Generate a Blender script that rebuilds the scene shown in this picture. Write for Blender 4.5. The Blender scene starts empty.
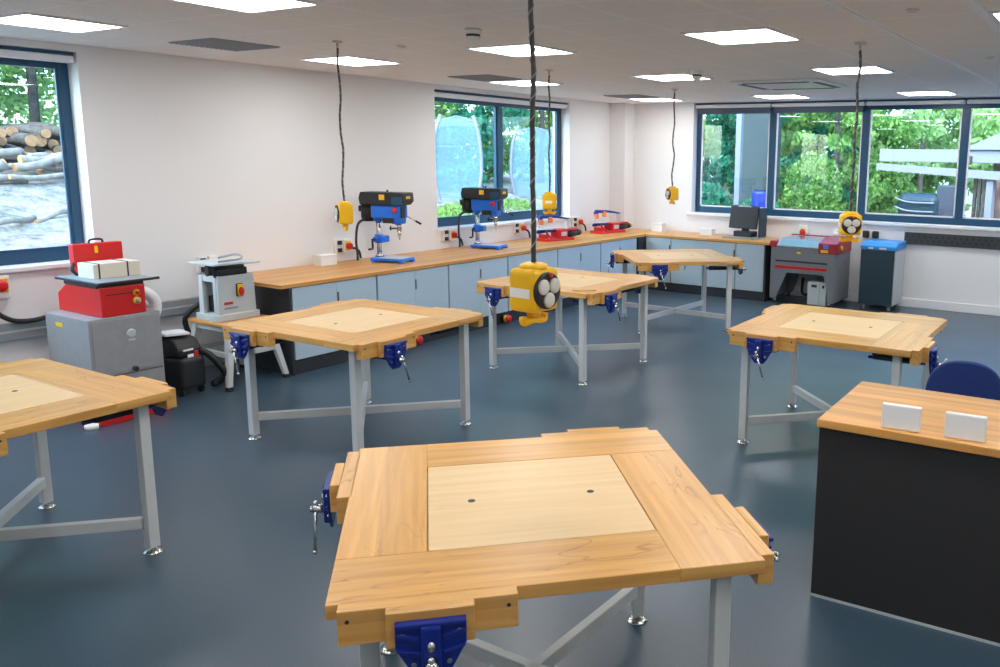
import bpy, bmesh, math, random
from mathutils import Vector, Matrix
R = math.radians
rnd = random.Random(7)
C = bpy.context.scene.collection
WL, WB, CH = -7.31, 11.70, 2.77        # left wall plane, back wall plane, ceiling height
WT = 0.825                              # worktop height

# ------------------------------------------------------------------ materials
MATS = {}
def mat(name, col, rough=.5, metal=0., spec=.5, noise=0., nscale=20., bump=0., bscale=200., coat=0.):
    if name in MATS: return MATS[name]
    m = bpy.data.materials.new(name); m.use_nodes = True
    nt = m.node_tree; b = nt.nodes['Principled BSDF']
    b.inputs['Base Color'].default_value = (*col, 1)
    b.inputs['Roughness'].default_value = rough
    b.inputs['Metallic'].default_value = metal
    b.inputs['Specular IOR Level'].default_value = spec
    b.inputs['Coat Weight'].default_value = coat
    tc = nt.nodes.new('ShaderNodeTexCoord')
    if noise:
        n = nt.nodes.new('ShaderNodeTexNoise'); n.inputs['Scale'].default_value = nscale
        n.inputs['Detail'].default_value = 4
        nt.links.new(tc.outputs['Object'], n.inputs['Vector'])
        r = nt.nodes.new('ShaderNodeMapRange')
        r.inputs['From Min'].default_value = .3; r.inputs['From Max'].default_value = .7
        r.inputs['To Min'].default_value = 1 - noise; r.inputs['To Max'].default_value = 1 + noise
        nt.links.new(n.outputs['Fac'], r.inputs['Value'])
        mx = nt.nodes.new('ShaderNodeVectorMath'); mx.operation = 'SCALE'
        mx.inputs[0].default_value = col
        nt.links.new(r.outputs['Result'], mx.inputs['Scale'])
        nt.links.new(mx.outputs['Vector'], b.inputs['Base Color'])
    if bump:
        n2 = nt.nodes.new('ShaderNodeTexNoise'); n2.inputs['Scale'].default_value = bscale
        nt.links.new(tc.outputs['Object'], n2.inputs['Vector'])
        bp = nt.nodes.new('ShaderNodeBump'); bp.inputs['Strength'].default_value = bump
        bp.inputs['Distance'].default_value = .002
        nt.links.new(n2.outputs['Fac'], bp.inputs['Height'])
        nt.links.new(bp.outputs['Normal'], b.inputs['Normal'])
    MATS[name] = m
    return m

def wood(name, c_lo, c_hi, rough=.4, lam=.0, lam_amt=0., dark=.5, streak=6.):
    """grain runs along U of the 'grain' uv map (metres)"""
    m = bpy.data.materials.new(name); m.use_nodes = True
    nt = m.node_tree; L = nt.links; b = nt.nodes['Principled BSDF']
    b.inputs['Roughness'].default_value = rough
    uv = nt.nodes.new('ShaderNodeUVMap'); uv.uv_map = 'grain'
    mp = nt.nodes.new('ShaderNodeMapping'); mp.inputs['Scale'].default_value = (1.6, 30, 1)
    L.new(uv.outputs['UV'], mp.inputs['Vector'])
    n = nt.nodes.new('ShaderNodeTexNoise'); n.inputs['Scale'].default_value = 1.0
    n.inputs['Detail'].default_value = 6; n.inputs['Distortion'].default_value = .4
    L.new(mp.outputs['Vector'], n.inputs['Vector'])
    ramp = nt.nodes.new('ShaderNodeValToRGB')
    ramp.color_ramp.elements[0].position = .3; ramp.color_ramp.elements[0].color = (*c_lo, 1)
    ramp.color_ramp.elements[1].position = .7; ramp.color_ramp.elements[1].color = (*c_hi, 1)
    L.new(n.outputs['Fac'], ramp.inputs['Fac'])
    out = ramp.outputs['Color']
    # dark heart streaks
    mp2 = nt.nodes.new('ShaderNodeMapping'); mp2.inputs['Scale'].default_value = (1.1, streak, 1)
    L.new(uv.outputs['UV'], mp2.inputs['Vector'])
    n2 = nt.nodes.new('ShaderNodeTexNoise'); n2.inputs['Scale'].default_value = 1.6; n2.inputs['Detail'].default_value = 2
    n2.inputs['Distortion'].default_value = .9
    L.new(mp2.outputs['Vector'], n2.inputs['Vector'])
    r2 = nt.nodes.new('ShaderNodeValToRGB')
    e = r2.color_ramp.elements
    e[0].position = .485; e[0].color = (1, 1, 1, 1)
    e[1].position = .5; e[1].color = (1 - .35*dark, 1 - .45*dark, 1 - .55*dark, 1)
    x = e.new(.515); x.color = (1, 1, 1, 1)
    L.new(n2.outputs['Fac'], r2.inputs['Fac'])
    n3 = nt.nodes.new('ShaderNodeTexNoise'); n3.inputs['Scale'].default_value = 1.7
    L.new(uv.outputs['UV'], n3.inputs['Vector'])
    r3 = nt.nodes.new('ShaderNodeMapRange'); r3.inputs['From Min'].default_value = .53; r3.inputs['From Max'].default_value = .62
    L.new(n3.outputs['Fac'], r3.inputs['Value'])
    mul = nt.nodes.new('ShaderNodeMix'); mul.data_type = 'RGBA'; mul.blend_type = 'MULTIPLY'
    L.new(r3.outputs['Result'], mul.inputs['Factor'])
    L.new(out, mul.inputs[6]); L.new(r2.outputs['Color'], mul.inputs[7])
    out = mul.outputs[2]
    if lam:
        sp = nt.nodes.new('ShaderNodeSeparateXYZ'); L.new(uv.outputs['UV'], sp.inputs[0])
        d = nt.nodes.new('ShaderNodeMath'); d.operation = 'DIVIDE'; d.inputs[1].default_value = lam
        L.new(sp.outputs['Y'], d.inputs[0])
        f = nt.nodes.new('ShaderNodeMath'); f.operation = 'FLOOR'; L.new(d.outputs[0], f.inputs[0])
        wn = nt.nodes.new('ShaderNodeTexWhiteNoise'); wn.noise_dimensions = '1D'; L.new(f.outputs[0], wn.inputs['W'])
        r4 = nt.nodes.new('ShaderNodeMapRange'); r4.inputs['To Min'].default_value = 1 - lam_amt; r4.inputs['To Max'].default_value = 1 + lam_amt
        L.new(wn.outputs['Value'], r4.inputs['Value'])
        v = nt.nodes.new('ShaderNodeVectorMath'); v.operation = 'SCALE'
        L.new(out, v.inputs[0]); L.new(r4.outputs['Result'], v.inputs['Scale'])
        out = v.outputs['Vector']
    L.new(out, b.inputs['Base Color'])
    MATS[name] = m
    return m

M = {}
M['wall'] = mat('wall_paint', (.80, .80, .81), .75, spec=.3, bump=.15, bscale=120)
M['white'] = mat('white_plastic', (.82, .82, .81), .4)
M['trimwhite'] = mat('white_gloss_paint', (.80, .81, .83), .35)
M['black'] = mat('black_plastic', (.015, .016, .018), .42)
M['rubber'] = mat('black_rubber', (.02, .02, .022), .6)
M['cord'] = mat('dark_grey_cord', (.05, .05, .052), .55)
M['dark'] = mat('anthracite_laminate', (.03, .033, .038), .5, noise=.12, nscale=60)
M['desk'] = mat('dark_desk_laminate', (.022, .021, .021), .55, noise=.25, nscale=260)
M['steel'] = mat('silver_painted_steel', (.56, .58, .57), .38, spec=.5)
M['chrome'] = mat('bright_steel', (.62, .62, .60), .22, metal=1.)
M['castblue'] = mat('dark_blue_cast_iron', (.004, .02, .22), .34, noise=.1, nscale=40)
M['drillblue'] = mat('bright_blue_enamel', (.01, .17, .80), .32)
M['yellow'] = mat('yellow_plastic', (.87, .49, .003), .33)
M['red'] = mat('red_enamel', (.62, .012, .012), .36)
M['darkred'] = mat('dark_red_enamel', (.33, .01, .02), .4)
M['frame'] = mat('window_frame_blue_grey', (.007, .062, .135), .36)
M['door'] = mat('pale_blue_laminate', (.47, .60, .70), .42)
M['doorgrey'] = mat('pale_grey_laminate', (.45, .54, .58), .42)
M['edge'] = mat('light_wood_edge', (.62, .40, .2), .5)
M['grey'] = mat('mid_grey_enamel', (.30, .30, .31), .42, noise=.05, nscale=15)
M['lasergrey'] = mat('laser_grey_enamel', (.19, .20, .22), .42)
M['lightgrey'] = mat('light_grey_enamel', (.50, .54, .55), .42)
M['trunk'] = mat('grey_trunking', (.27, .31, .34), .5)
M['beige'] = mat('beige_board', (.66, .60, .50), .6)
M['socket'] = mat('pale_grey_socket', (.60, .59, .54), .45)
M['orange'] = mat('orange_plastic', (.85, .22, .05), .45)
M['navy'] = mat('navy_fabric', (.008, .03, .16), .8, noise=.2, nscale=150)
M['teal'] = mat('dark_teal_enamel', (.012, .035, .05), .4)
M['skyblue'] = mat('sky_blue_enamel', (.03, .26, .66), .35)
M['screen'] = mat('dark_screen', (.018, .02, .022), .5)
M['grille'] = mat('grille_dark', (.035, .043, .05), .5)
M['ceilgrey'] = mat('vent_grey', (.30, .30, .31), .6)
M['beech'] = wood('beech_oiled', (.56, .28, .068), (.72, .41, .125), .31, lam=.062, lam_amt=.09, dark=.9)
M['ply'] = wood('birch_plywood', (.69, .48, .24), (.77, .56, .31), .42, dark=.12)
M['top'] = wood('beech_worktop', (.55, .245, .055), (.71, .37, .10), .36, lam=.042, lam_amt=.14, dark=.3)
M['bark'] = mat('bark', (.10, .075, .06), .9, noise=.5, nscale=14, bump=.8, bscale=30)
M['barkpale'] = mat('pale_bark', (.30, .25, .20), .9, noise=.4, nscale=10, bump=.8, bscale=25)
M['cutwood'] = mat('cut_wood_end', (.50, .24, .10), .8, noise=.25, nscale=18)
M['brick'] = mat('red_brick', (.42, .24, .19), .85, noise=.25, nscale=9)
M['fascia'] = mat('white_fascia', (.25, .235, .26), .6)
M['roofgrey'] = mat('grey_roof', (.20, .20, .24), .6)
M['sheet'] = mat('grey_sheet', (.05, .05, .068), .6)
M['shed'] = mat('shed_grey', (.035, .05, .05), .7)
M['blind'] = mat('blind_fabric_blue_grey', (.09, .12, .17), .8)
M['net'] = mat('netting', (.5, .62, .7), .8)

def mix_leaf(name, c1, c2):
    m = bpy.data.materials.new(name); m.use_nodes = True
    nt = m.node_tree; L = nt.links; nt.nodes.clear()
    o = nt.nodes.new('ShaderNodeOutputMaterial')
    g = nt.nodes.new('ShaderNodeNewGeometry')
    ramp = nt.nodes.new('ShaderNodeValToRGB')
    ramp.color_ramp.elements[0].color = (*c1, 1); ramp.color_ramp.elements[1].color = (*c2, 1)
    L.new(g.outputs['Random Per Island'], ramp.inputs['Fac'])
    d = nt.nodes.new('ShaderNodeBsdfDiffuse'); t = nt.nodes.new('ShaderNodeBsdfTranslucent')
    L.new(ramp.outputs['Color'], d.inputs['Color']); L.new(ramp.outputs['Color'], t.inputs['Color'])
    mx = nt.nodes.new('ShaderNodeMixShader'); mx.inputs[0].default_value = .4
    L.new(d.outputs[0], mx.inputs[1]); L.new(t.outputs[0], mx.inputs[2]); L.new(mx.outputs[0], o.inputs[0])
    return m
M['leaf'] = mix_leaf('leaf_mid_green', (.05, .17, .03), (.34, .52, .14))
M['leafteal'] = mix_leaf('leaf_blue_green', (.02, .14, .09), (.12, .42, .22))
M['leafpale'] = mix_leaf('leaf_pale_green', (.20, .36, .10), (.58, .74, .32))
M['grass'] = mix_leaf('grass_green', (.10, .25, .04), (.40, .55, .15))

def emis(name, col, s):
    m = bpy.data.materials.new(name); m.use_nodes = True
    nt = m.node_tree; nt.nodes.clear()
    o = nt.nodes.new('ShaderNodeOutputMaterial'); e = nt.nodes.new('ShaderNodeEmission')
    e.inputs[0].default_value = (*col, 1); e.inputs[1].default_value = s
    nt.links.new(e.outputs[0], o.inputs[0]); return m
M['lamp'] = emis('light_diffuser', (1, .985, .97), 17.0)

def glass_mat(name, tint, ior=1.45):
    m = bpy.data.materials.new(name); m.use_nodes = True
    nt = m.node_tree; L = nt.links; nt.nodes.clear()
    o = nt.nodes.new('ShaderNodeOutputMaterial')
    t = nt.nodes.new('ShaderNodeBsdfTransparent'); t.inputs[0].default_value = (*tint, 1)
    g = nt.nodes.new('ShaderNodeBsdfGlossy'); g.inputs['Roughness'].default_value = .0
    lw = nt.nodes.new('ShaderNodeLayerWeight'); lw.inputs[0].default_value = .5
    pw = nt.nodes.new('ShaderNodeMath'); pw.operation = 'POWER'; pw.inputs[1].default_value = 5
    L.new(lw.outputs['Facing'], pw.inputs[0])
    f = nt.nodes.new('ShaderNodeMath'); f.operation = 'MULTIPLY_ADD'; f.inputs[1].default_value = .96; f.inputs[2].default_value = .04
    L.new(pw.outputs[0], f.inputs[0])
    mx = nt.nodes.new('ShaderNodeMixShader')
    L.new(f.outputs[0], mx.inputs[0]); L.new(t.outputs[0], mx.inputs[1]); L.new(g.outputs[0], mx.inputs[2])
    L.new(mx.outputs[0], o.inputs[0]); return m
M['glass'] = glass_mat('window_glass', (.80, .94, 1.0))
M['clear'] = glass_mat('clear_acrylic', (.93, .95, .95))
def netting_mat():
    m = bpy.data.materials.new('pale_netting'); m.use_nodes = True
    nt = m.node_tree; L = nt.links; nt.nodes.clear()
    o = nt.nodes.new('ShaderNodeOutputMaterial')
    t = nt.nodes.new('ShaderNodeBsdfTransparent'); d = nt.nodes.new('ShaderNodeBsdfDiffuse'); d.inputs[0].default_value = (.30, .46, .50, 1)
    mx = nt.nodes.new('ShaderNodeMixShader'); mx.inputs[0].default_value = .33
    L.new(t.outputs[0], mx.inputs[1]); L.new(d.outputs[0], mx.inputs[2]); L.new(mx.outputs[0], o.inputs[0]); return m
M['netting'] = netting_mat()

# floor: blue-grey speckled vinyl
def floor_mat():
    m = bpy.data.materials.new('blue_grey_vinyl'); m.use_nodes = True
    nt = m.node_tree; L = nt.links; b = nt.nodes['Principled BSDF']
    tc = nt.nodes.new('ShaderNodeTexCoord')
    n = nt.nodes.new('ShaderNodeTexNoise'); n.inputs['Scale'].default_value = 160; n.inputs['Detail'].default_value = 3
    L.new(tc.outputs['Object'], n.inputs['Vector'])
    r = nt.nodes.new('ShaderNodeValToRGB')
    r.color_ramp.elements[0].position = .35; r.color_ramp.elements[0].color = (.030, .058, .086, 1)
    r.color_ramp.elements[1].position = .65; r.color_ramp.elements[1].color = (.044, .083, .120, 1)
    L.new(n.outputs['Fac'], r.inputs['Fac']); L.new(r.outputs['Color'], b.inputs['Base Color'])
    n2 = nt.nodes.new('ShaderNodeTexNoise'); n2.inputs['Scale'].default_value = 1.1; n2.inputs['Detail'].default_value = 5
    L.new(tc.outputs['Object'], n2.inputs['Vector'])
    r2 = nt.nodes.new('ShaderNodeMapRange'); r2.inputs['To Min'].default_value = .26; r2.inputs['To Max'].default_value = .42
    L.new(n2.outputs['Fac'], r2.inputs['Value']); L.new(r2.outputs['Result'], b.inputs['Roughness'])
    b.inputs['Specular IOR Level'].default_value = .85
    n3 = nt.nodes.new('ShaderNodeTexNoise'); n3.inputs['Scale'].default_value = 40
    L.new(tc.outputs['Object'], n3.inputs['Vector'])
    bp = nt.nodes.new('ShaderNodeBump'); bp.inputs['Strength'].default_value = .12; bp.inputs['Distance'].default_value = .004
    L.new(n3.outputs['Fac'], bp.inputs['Height']); L.new(bp.outputs['Normal'], b.inputs['Normal'])
    return m
M['floor'] = floor_mat()

def ceil_mat():
    m = bpy.data.materials.new('ceiling_tiles'); m.use_nodes = True
    nt = m.node_tree; L = nt.links; b = nt.nodes['Principled BSDF']; b.inputs['Roughness'].default_value = .9
    b.inputs['Specular IOR Level'].default_value = .15
    g = nt.nodes.new('ShaderNodeNewGeometry'); s = nt.nodes.new('ShaderNodeSeparateXYZ'); L.new(g.outputs['Position'], s.inputs[0])
    outs = []
    for ax, o0, p in (('X', -6.15 - .3117, .6233), ('Y', 2.95 - .305, .61)):
        a = nt.nodes.new('ShaderNodeMath'); a.operation = 'SUBTRACT'; a.inputs[1].default_value = o0 - 50*p; L.new(s.outputs[ax], a.inputs[0])
        d = nt.nodes.new('ShaderNodeMath'); d.operation = 'DIVIDE'; d.inputs[1].default_value = p; L.new(a.outputs[0], d.inputs[0])
        f = nt.nodes.new('ShaderNodeMath'); f.operation = 'FRACT'; L.new(d.outputs[0], f.inputs[0])
        k = nt.nodes.new('ShaderNodeMath'); k.operation = 'SUBTRACT'; k.inputs[1].default_value = .5; L.new(f.outputs[0], k.inputs[0])
        ab = nt.nodes.new('ShaderNodeMath'); ab.operation = 'ABSOLUTE'; L.new(k.outputs[0], ab.inputs[0])
        gt = nt.nodes.new('ShaderNodeMath'); gt.operation = 'GREATER_THAN'; gt.inputs[1].default_value = .5 - .5*.024/p; L.new(ab.outputs[0], gt.inputs[0])
        outs.append(gt.outputs[0])
    mx = nt.nodes.new('ShaderNodeMath'); mx.operation = 'MAXIMUM'; L.new(outs[0], mx.inputs[0]); L.new(outs[1], mx.inputs[1])
    n = nt.nodes.new('ShaderNodeTexNoise'); n.inputs['Scale'].default_value = 90; n.inputs['Detail'].default_value = 4
    L.new(g.outputs['Position'], n.inputs['Vector'])
    rr = nt.nodes.new('ShaderNodeValToRGB'); rr.color_ramp.elements[0].position = .3; rr.color_ramp.elements[0].color = (.78, .76, .75, 1)
    rr.color_ramp.elements[1].position = .6; rr.color_ramp.elements[1].color = (.87, .855, .845, 1)
    L.new(n.outputs['Fac'], rr.inputs['Fac'])
    c = nt.nodes.new('ShaderNodeMix'); c.data_type = 'RGBA'; c.inputs[7].default_value = (.90, .89, .88, 1)
    L.new(mx.outputs[0], c.inputs[0]); L.new(rr.outputs['Color'], c.inputs[6]); L.new(c.outputs[2], b.inputs['Base Color'])
    return m
M['ceil'] = ceil_mat()

def ground_mat():
    m = bpy.data.materials.new('stony_ground'); m.use_nodes = True
    nt = m.node_tree; L = nt.links; b = nt.nodes['Principled BSDF']; b.inputs['Roughness'].default_value = .95
    g = nt.nodes.new('ShaderNodeNewGeometry')
    n = nt.nodes.new('ShaderNodeTexNoise'); n.inputs['Scale'].default_value = 5; n.inputs['Detail'].default_value = 10; n.inputs['Roughness'].default_value = .75
    L.new(g.outputs['Position'], n.inputs['Vector'])
    r = nt.nodes.new('ShaderNodeValToRGB'); e = r.color_ramp.elements
    e[0].position = .36; e[0].color = (.13, .115, .095, 1); e[1].position = .62; e[1].color = (.50, .44, .37, 1)
    L.new(n.outputs['Fac'], r.inputs['Fac']); L.new(r.outputs['Color'], b.inputs['Base Color'])
    bp = nt.nodes.new('ShaderNodeBump'); bp.inputs['Strength'].default_value = 1; bp.inputs['Distance'].default_value = .06
    L.new(n.outputs['Fac'], bp.inputs['Height']); L.new(bp.outputs['Normal'], b.inputs['Normal'])
    return m
M['ground'] = ground_mat()

# ------------------------------------------------------------------ mesh builder
class MB:
    def __init__(s): s.v = []; s.f = []; s.uv = []; s.sm = []
    def _add(s, bm, mtx=None, grain=0, uvo=None, smooth=False):
        if mtx is not None: bmesh.ops.transform(bm, matrix=mtx, verts=bm.verts)
        bm.verts.index_update(); bm.normal_update()
        o = len(s.v); s.v += [tuple(v.co) for v in bm.verts]
        if uvo is None: uvo = (rnd.uniform(0, 40), rnd.uniform(0, 40))
        for f in bm.faces:
            s.f.append([o + v.index for v in f.verts]); s.sm.append(smooth)
            n = f.normal; gx = Vector((0, 0, 0)); gx[grain] = 1
            for v in f.verts:
                c = v.co
                oth = [c[k] for k in range(3) if k != grain]
                nn = [abs(n[k]) for k in range(3) if k != grain]
                if abs(n[grain]) > .8: s.uv.append((uvo[0] + oth[0]*.2, uvo[1] + oth[1]))
                else: s.uv.append((uvo[0] + c[grain], uvo[1] + (oth[0] if nn[0] < nn[1] else oth[1] + oth[0])))
        bm.free(); return s
    def box(s, x0, x1, y0, y1, z0, z1, bev=0., seg=2, mtx=None, grain=0, uvo=None):
        bm = bmesh.new(); bmesh.ops.create_cube(bm, size=1)
        for v in bm.verts:
            v.co = Vector(((x0+x1)/2 + v.co.x*(x1-x0), (y0+y1)/2 + v.co.y*(y1-y0), (z0+z1)/2 + v.co.z*(z1-z0)))
        if bev: bmesh.ops.bevel(bm, geom=bm.edges[:], offset=bev, segments=seg, affect='EDGES', profile=.5)
        return s._add(bm, mtx, grain, uvo)
    def cyl(s, p0, p1, r0, r1=None, n=20, caps=True, mtx=None):
        p0, p1 = Vector(p0), Vector(p1); r1 = r0 if r1 is None else r1
        bm = bmesh.new(); d = p1 - p0
        bmesh.ops.create_cone(bm, cap_ends=caps, segments=n, radius1=r0, radius2=r1, depth=d.length)
        q = d.to_track_quat('Z', 'Y').to_matrix().to_4x4()
        bmesh.ops.transform(bm, matrix=Matrix.Translation((p0+p1)/2) @ q, verts=bm.verts)
        o = len(s.f); s._add(bm, mtx, smooth=False)
        for i in range(o, len(s.f)):
            if len(s.f[i]) == 4: s.sm[i] = True
        return s
    def tube(s, pts, r, n=10, mtx=None, sub=6):
        P = [Vector(p) for p in pts]
        if len(P) > 2 and sub > 1:
            Q = []
            for i in range(len(P)-1):
                a, b, c, d = P[max(i-1, 0)], P[i], P[i+1], P[min(i+2, len(P)-1)]
                for k in range(sub):
                    t = k/sub
                    Q.append(.5*((2*b) + (c-a)*t + (2*a-5*b+4*c-d)*t*t + (3*b-a-3*c+d)*t**3))
            Q.append(P[-1]); P = Q
        bm = bmesh.new(); rings = []; up = None
        for i, p in enumerate(P):
            t = (P[min(i+1, len(P)-1)] - P[max(i-1, 0)]).normalized()
            if up is None: up = t.orthogonal().normalized()
            up = (up - t*up.dot(t)).normalized(); bi = t.cross(up)
            rr = r(i/(len(P)-1)) if callable(r) else r
            rings.append([bm.verts.new(p + (up*math.cos(2*math.pi*k/n) + bi*math.sin(2*math.pi*k/n))*rr) for k in range(n)])
        for a, b in zip(rings, rings[1:]):
            for k in range(n): bm.faces.new((a[k], a[(k+1) % n], b[(k+1) % n], b[k]))
        bm.faces.new(rings[0][::-1]); bm.faces.new(rings[-1])
        return s._add(bm, mtx, smooth=True)
    def prism(s, poly, a0, a1, axis='z', mtx=None, bev=0., grain=0, uvo=None):
        """poly of 2D points extruded along axis between a0 and a1. axis y: points are (x,z); axis x: (y,z)"""
        bm = bmesh.new()
        def mk(p, a): return {'z': (p[0], p[1], a), 'y': (p[0], a, p[1]), 'x': (a, p[0], p[1])}[axis]
        A = [bm.verts.new(mk(p, a0)) for p in poly]; B = [bm.verts.new(mk(p, a1)) for p in poly]
        bm.faces.new(A[::-1]); bm.faces.new(B)
        for i in range(len(poly)):
            j = (i+1) % len(poly); bm.faces.new((A[i], A[j], B[j], B[i]))
        bmesh.ops.recalc_face_normals(bm, faces=bm.faces)
        if bev: bmesh.ops.bevel(bm, geom=bm.edges[:], offset=bev, segments=2, affect='EDGES', profile=.5)
        return s._add(bm, mtx, grain, uvo)
    def lathe(s, prof, n=24, mtx=None, smooth=True):
        bm = bmesh.new(); rings = []
        for r, z in prof:
            rings.append([bm.verts.new((max(r, 1e-5)*math.cos(2*math.pi*k/n), max(r, 1e-5)*math.sin(2*math.pi*k/n), z)) for k in range(n)])
        for a, b in zip(rings, rings[1:]):
            for k in range(n): bm.faces.new((a[k], a[(k+1) % n], b[(k+1) % n], b[k]))
        bm.faces.new(rings[0][::-1]); bm.faces.new(rings[-1])
        return s._add(bm, mtx, smooth=smooth)
    def ball(s, c, r, sc=(1, 1, 1), mtx=None, sub=2):
        bm = bmesh.new(); bmesh.ops.create_icosphere(bm, subdivisions=sub, radius=r)
        for v in bm.verts: v.co = Vector((v.co.x*sc[0], v.co.y*sc[1], v.co.z*sc[2])) + Vector(c)
        return s._add(bm, mtx, smooth=True)
    def build(s, name, m, parent=None, wn=True):
        me = bpy.data.meshes.new(name); me.from_pydata(s.v, [], s.f)
        uv = me.uv_layers.new(name='grain')
        for i, p in enumerate(s.uv): uv.data[i].uv = p
        me.polygons.foreach_set('use_smooth', s.sm)
        me.update()
        ms = m if isinstance(m, (list, tuple)) else [m]
        for x in ms: me.materials.append(x)
        o = bpy.data.objects.new(name, me); C.objects.link(o)
        if parent: o.parent = parent
        return o

def tag(o, label=None, cat=None, group=None, kind=None):
    if label: o['label'] = label
    if cat: o['category'] = cat
    if group: o['group'] = group
    if kind: o['kind'] = kind
    return o
def empty(name, loc=(0, 0, 0), rz=0., label=None, cat=None, group=None, kind=None):
    o = bpy.data.objects.new(name, None); C.objects.link(o); o.empty_display_size = .1
    o.location = loc; o.rotation_euler = (0, 0, rz)
    return tag(o, label, cat, group, kind)
def copy_tree(o, parent=None):
    c = o.copy(); C.objects.link(c)
    if parent: c.parent = parent
    for ch in list(o.children): copy_tree(ch, c)
    return c
def T(x, y, z): return Matrix.Translation((x, y, z))
def Rz(a): return Matrix.Rotation(a, 4, 'Z')
def struct(name, mb, m, parent=None):
    o = mb.build(name, m, parent)
    if not parent: o['kind'] = 'structure'
    return o

# ------------------------------------------------------------------ room shell
XR, YF = 3.2, -1.8
struct('floor', MB().box(WL-.3, XR+.3, YF-.3, WB+.3, -.2, 0), M['floor'])
struct('ceiling', MB().box(WL-.3, XR+.3, YF-.3, WB+.3, CH, CH+.25), M['ceil'])
W1 = (0.9, 3.655, 1.075, 2.715)
W2 = (7.585, 10.335, 1.07, 2.715)
WK = (-5.99, 0.6, 1.125, 2.765)
wl = MB(); t = .3
for y0, y1, z0, z1 in ((YF, W1[0], 0, CH), (W1[1], W2[0], 0, CH), (W2[1], WB+t, 0, CH),
                       (W1[0], W1[1], 0, W1[2]), (W1[0], W1[1], W1[3], CH), (W2[0], W2[1], 0, W2[2]), (W2[0], W2[1], W2[3], CH)):
    wl.box(WL-t, WL, y0, y1, z0, z1)
struct('wall_left', wl, M['wall'])
wb = MB()
for x0, x1, z0, z1 in ((WL, WK[0], 0, CH), (WK[1], XR, 0, CH), (WK[0], WK[1], 0, WK[2]), (WK[0], WK[1], WK[3], CH)):
    wb.box(x0, x1, WB, WB+t, z0, z1)
struct('wall_back', wb, M['wall'])
struct('wall_right', MB().box(XR, XR+t, YF, WB+t, 0, CH), M['wall'])
struct('wall_front', MB().box(WL-t, XR+t, YF-t, YF, 0, CH), M['wall'])
struct('trim_1', MB().box(WL, -7.03, 11.42, WB, 0, CH), M['wall'])           # boxed corner column
struct('trim_2', MB().box(-1.505, -1.475, YF, WB, CH-.012, CH), M['trimwhite'])  # bright ceiling strips
struct('trim_3', MB().box(-.89, -.83, YF, WB, CH-.012, CH), M['trimwhite'])
struct('baseboard_back', MB().box(-7.0, XR, WB-.02, WB, 0, .12, .006), M['trimwhite'])
struct('baseboard_left', MB().box(WL, WL+.015, YF, 4.7, 0, .1, .004), M['trunk'])

def window(name, a0, a1, z0, z1, axis, mullions, inset, blinds):
    """opening a0..a1 along the wall; axis 'x' = left wall (outward is -x), 'y' = back wall (outward is +y)"""
    root = empty(name, kind='structure')
    def bx(mb, u0, u1, d0, d1, h0, h1, bev=0.):
        # d measured outward from the wall face
        if axis == 'x': mb.box(WL-d1, WL-d0, u0, u1, h0, h1, bev)
        else: mb.box(u0, u1, WB+d0, WB+d1, h0, h1, bev)
    d0, d1 = inset, inset+.07
    fr = MB(); fw = .075
    bx(fr, a0, a0+fw, d0, d1, z0, z1, .006); bx(fr, a1-fw, a1, d0, d1, z0, z1, .006)
    bx(fr, a0+fw, a1-fw, d0, d1, z0, z0+fw+.02, .006); bx(fr, a0+fw, a1-fw, d0, d1, z1-.13, z1, .006)
    for mm in mullions: bx(fr, mm-.05, mm+.05, d0-.01, d1, z0+fw, z1-.13, .006)
    struct('window_frame', fr, M['frame'], root)
    ed = [a0+fw] + [q for mm in mullions for q in (mm-.05, mm+.05)] + [a1-fw]
    for i in range(0, len(ed), 2):
        g = MB(); bx(g, ed[i]-.01, ed[i+1]+.01, inset+.03, inset+.042, z0+fw+.01, z1-.12); g.build('glass_pane', M['glass'], root)
        bd = MB()
        for u0, u1, h0, h1 in ((ed[i], ed[i]+.02, z0+fw+.02, z1-.13), (ed[i+1]-.02, ed[i+1], z0+fw+.02, z1-.13), (ed[i], ed[i+1], z0+fw+.02, z0+fw+.04)):
            bx(bd, u0, u1, inset+.008, inset+.028, h0, h1)
        bd.build('glazing_bead', M['trimwhite'] if axis == 'y' else M['frame'], root)
    sl = MB()
    if axis == 'x': sl.box(WL-inset, WL+.045, a0-.04, a1+.04, z0-.035, z0+.004, .008)
    else: sl.box(a0-.06, a1+.06, WB-.045, WB+inset, z0-.04, z0+.004, .008)
    sl.build('window_sill', M['trimwhite'], root)
    return root
window('window_1', *W1, 'x', [], .15, 0)
window('window_2', *W2, 'x', [8.945], .15, 0)
window('window_3', *WK, 'y', [-4.76, -3.405, -2.11, -.78], .13, 0)
# roller blinds wound up in the window heads
def blind(a0, a1, ztop, axis, drop, label):
    root = empty('roller_blind', (WL-.07, (a0+a1)/2, ztop) if axis == 'x' else ((a0+a1)/2, WB+.065, ztop), 0, label, 'blind', None)
    h = (a1-a0)/2
    mb = MB(); mf = MB(); mr = MB()
    if axis == 'x':
        mb.box(-.035, .045, -h, h, -.085, -.03, .01); mr.box(-.02, .04, -h, h, -.03, -.004); mf.box(-.004, .0, -h+.03, h-.03, -.085-drop, -.08)
    else:
        mb.box(-h, h, -.045, .035, -.075, -.025, .01); mr.box(-h, h, -.04, .02, -.025, -.003); mf.box(-h+.02, h-.02, 0, .004, -.075-drop, -.07)
    mb.build('cassette', M['trimwhite'], root); mr.build('shadow_gap', M['frame'], root)  # dark strip above the cassette stands in for the shadow gap
    if drop: mf.build('blind_fabric', M['blind'], root)
blind(W1[0]+.01, W1[1]-.01, W1[3], 'x', 0, 'white rolled-up blind in the head of the left window by the logs')
blind(W2[0]+.01, W2[1]-.01, W2[3], 'x', 0, 'white rolled-up blind in the head of the window behind the drill')
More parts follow.
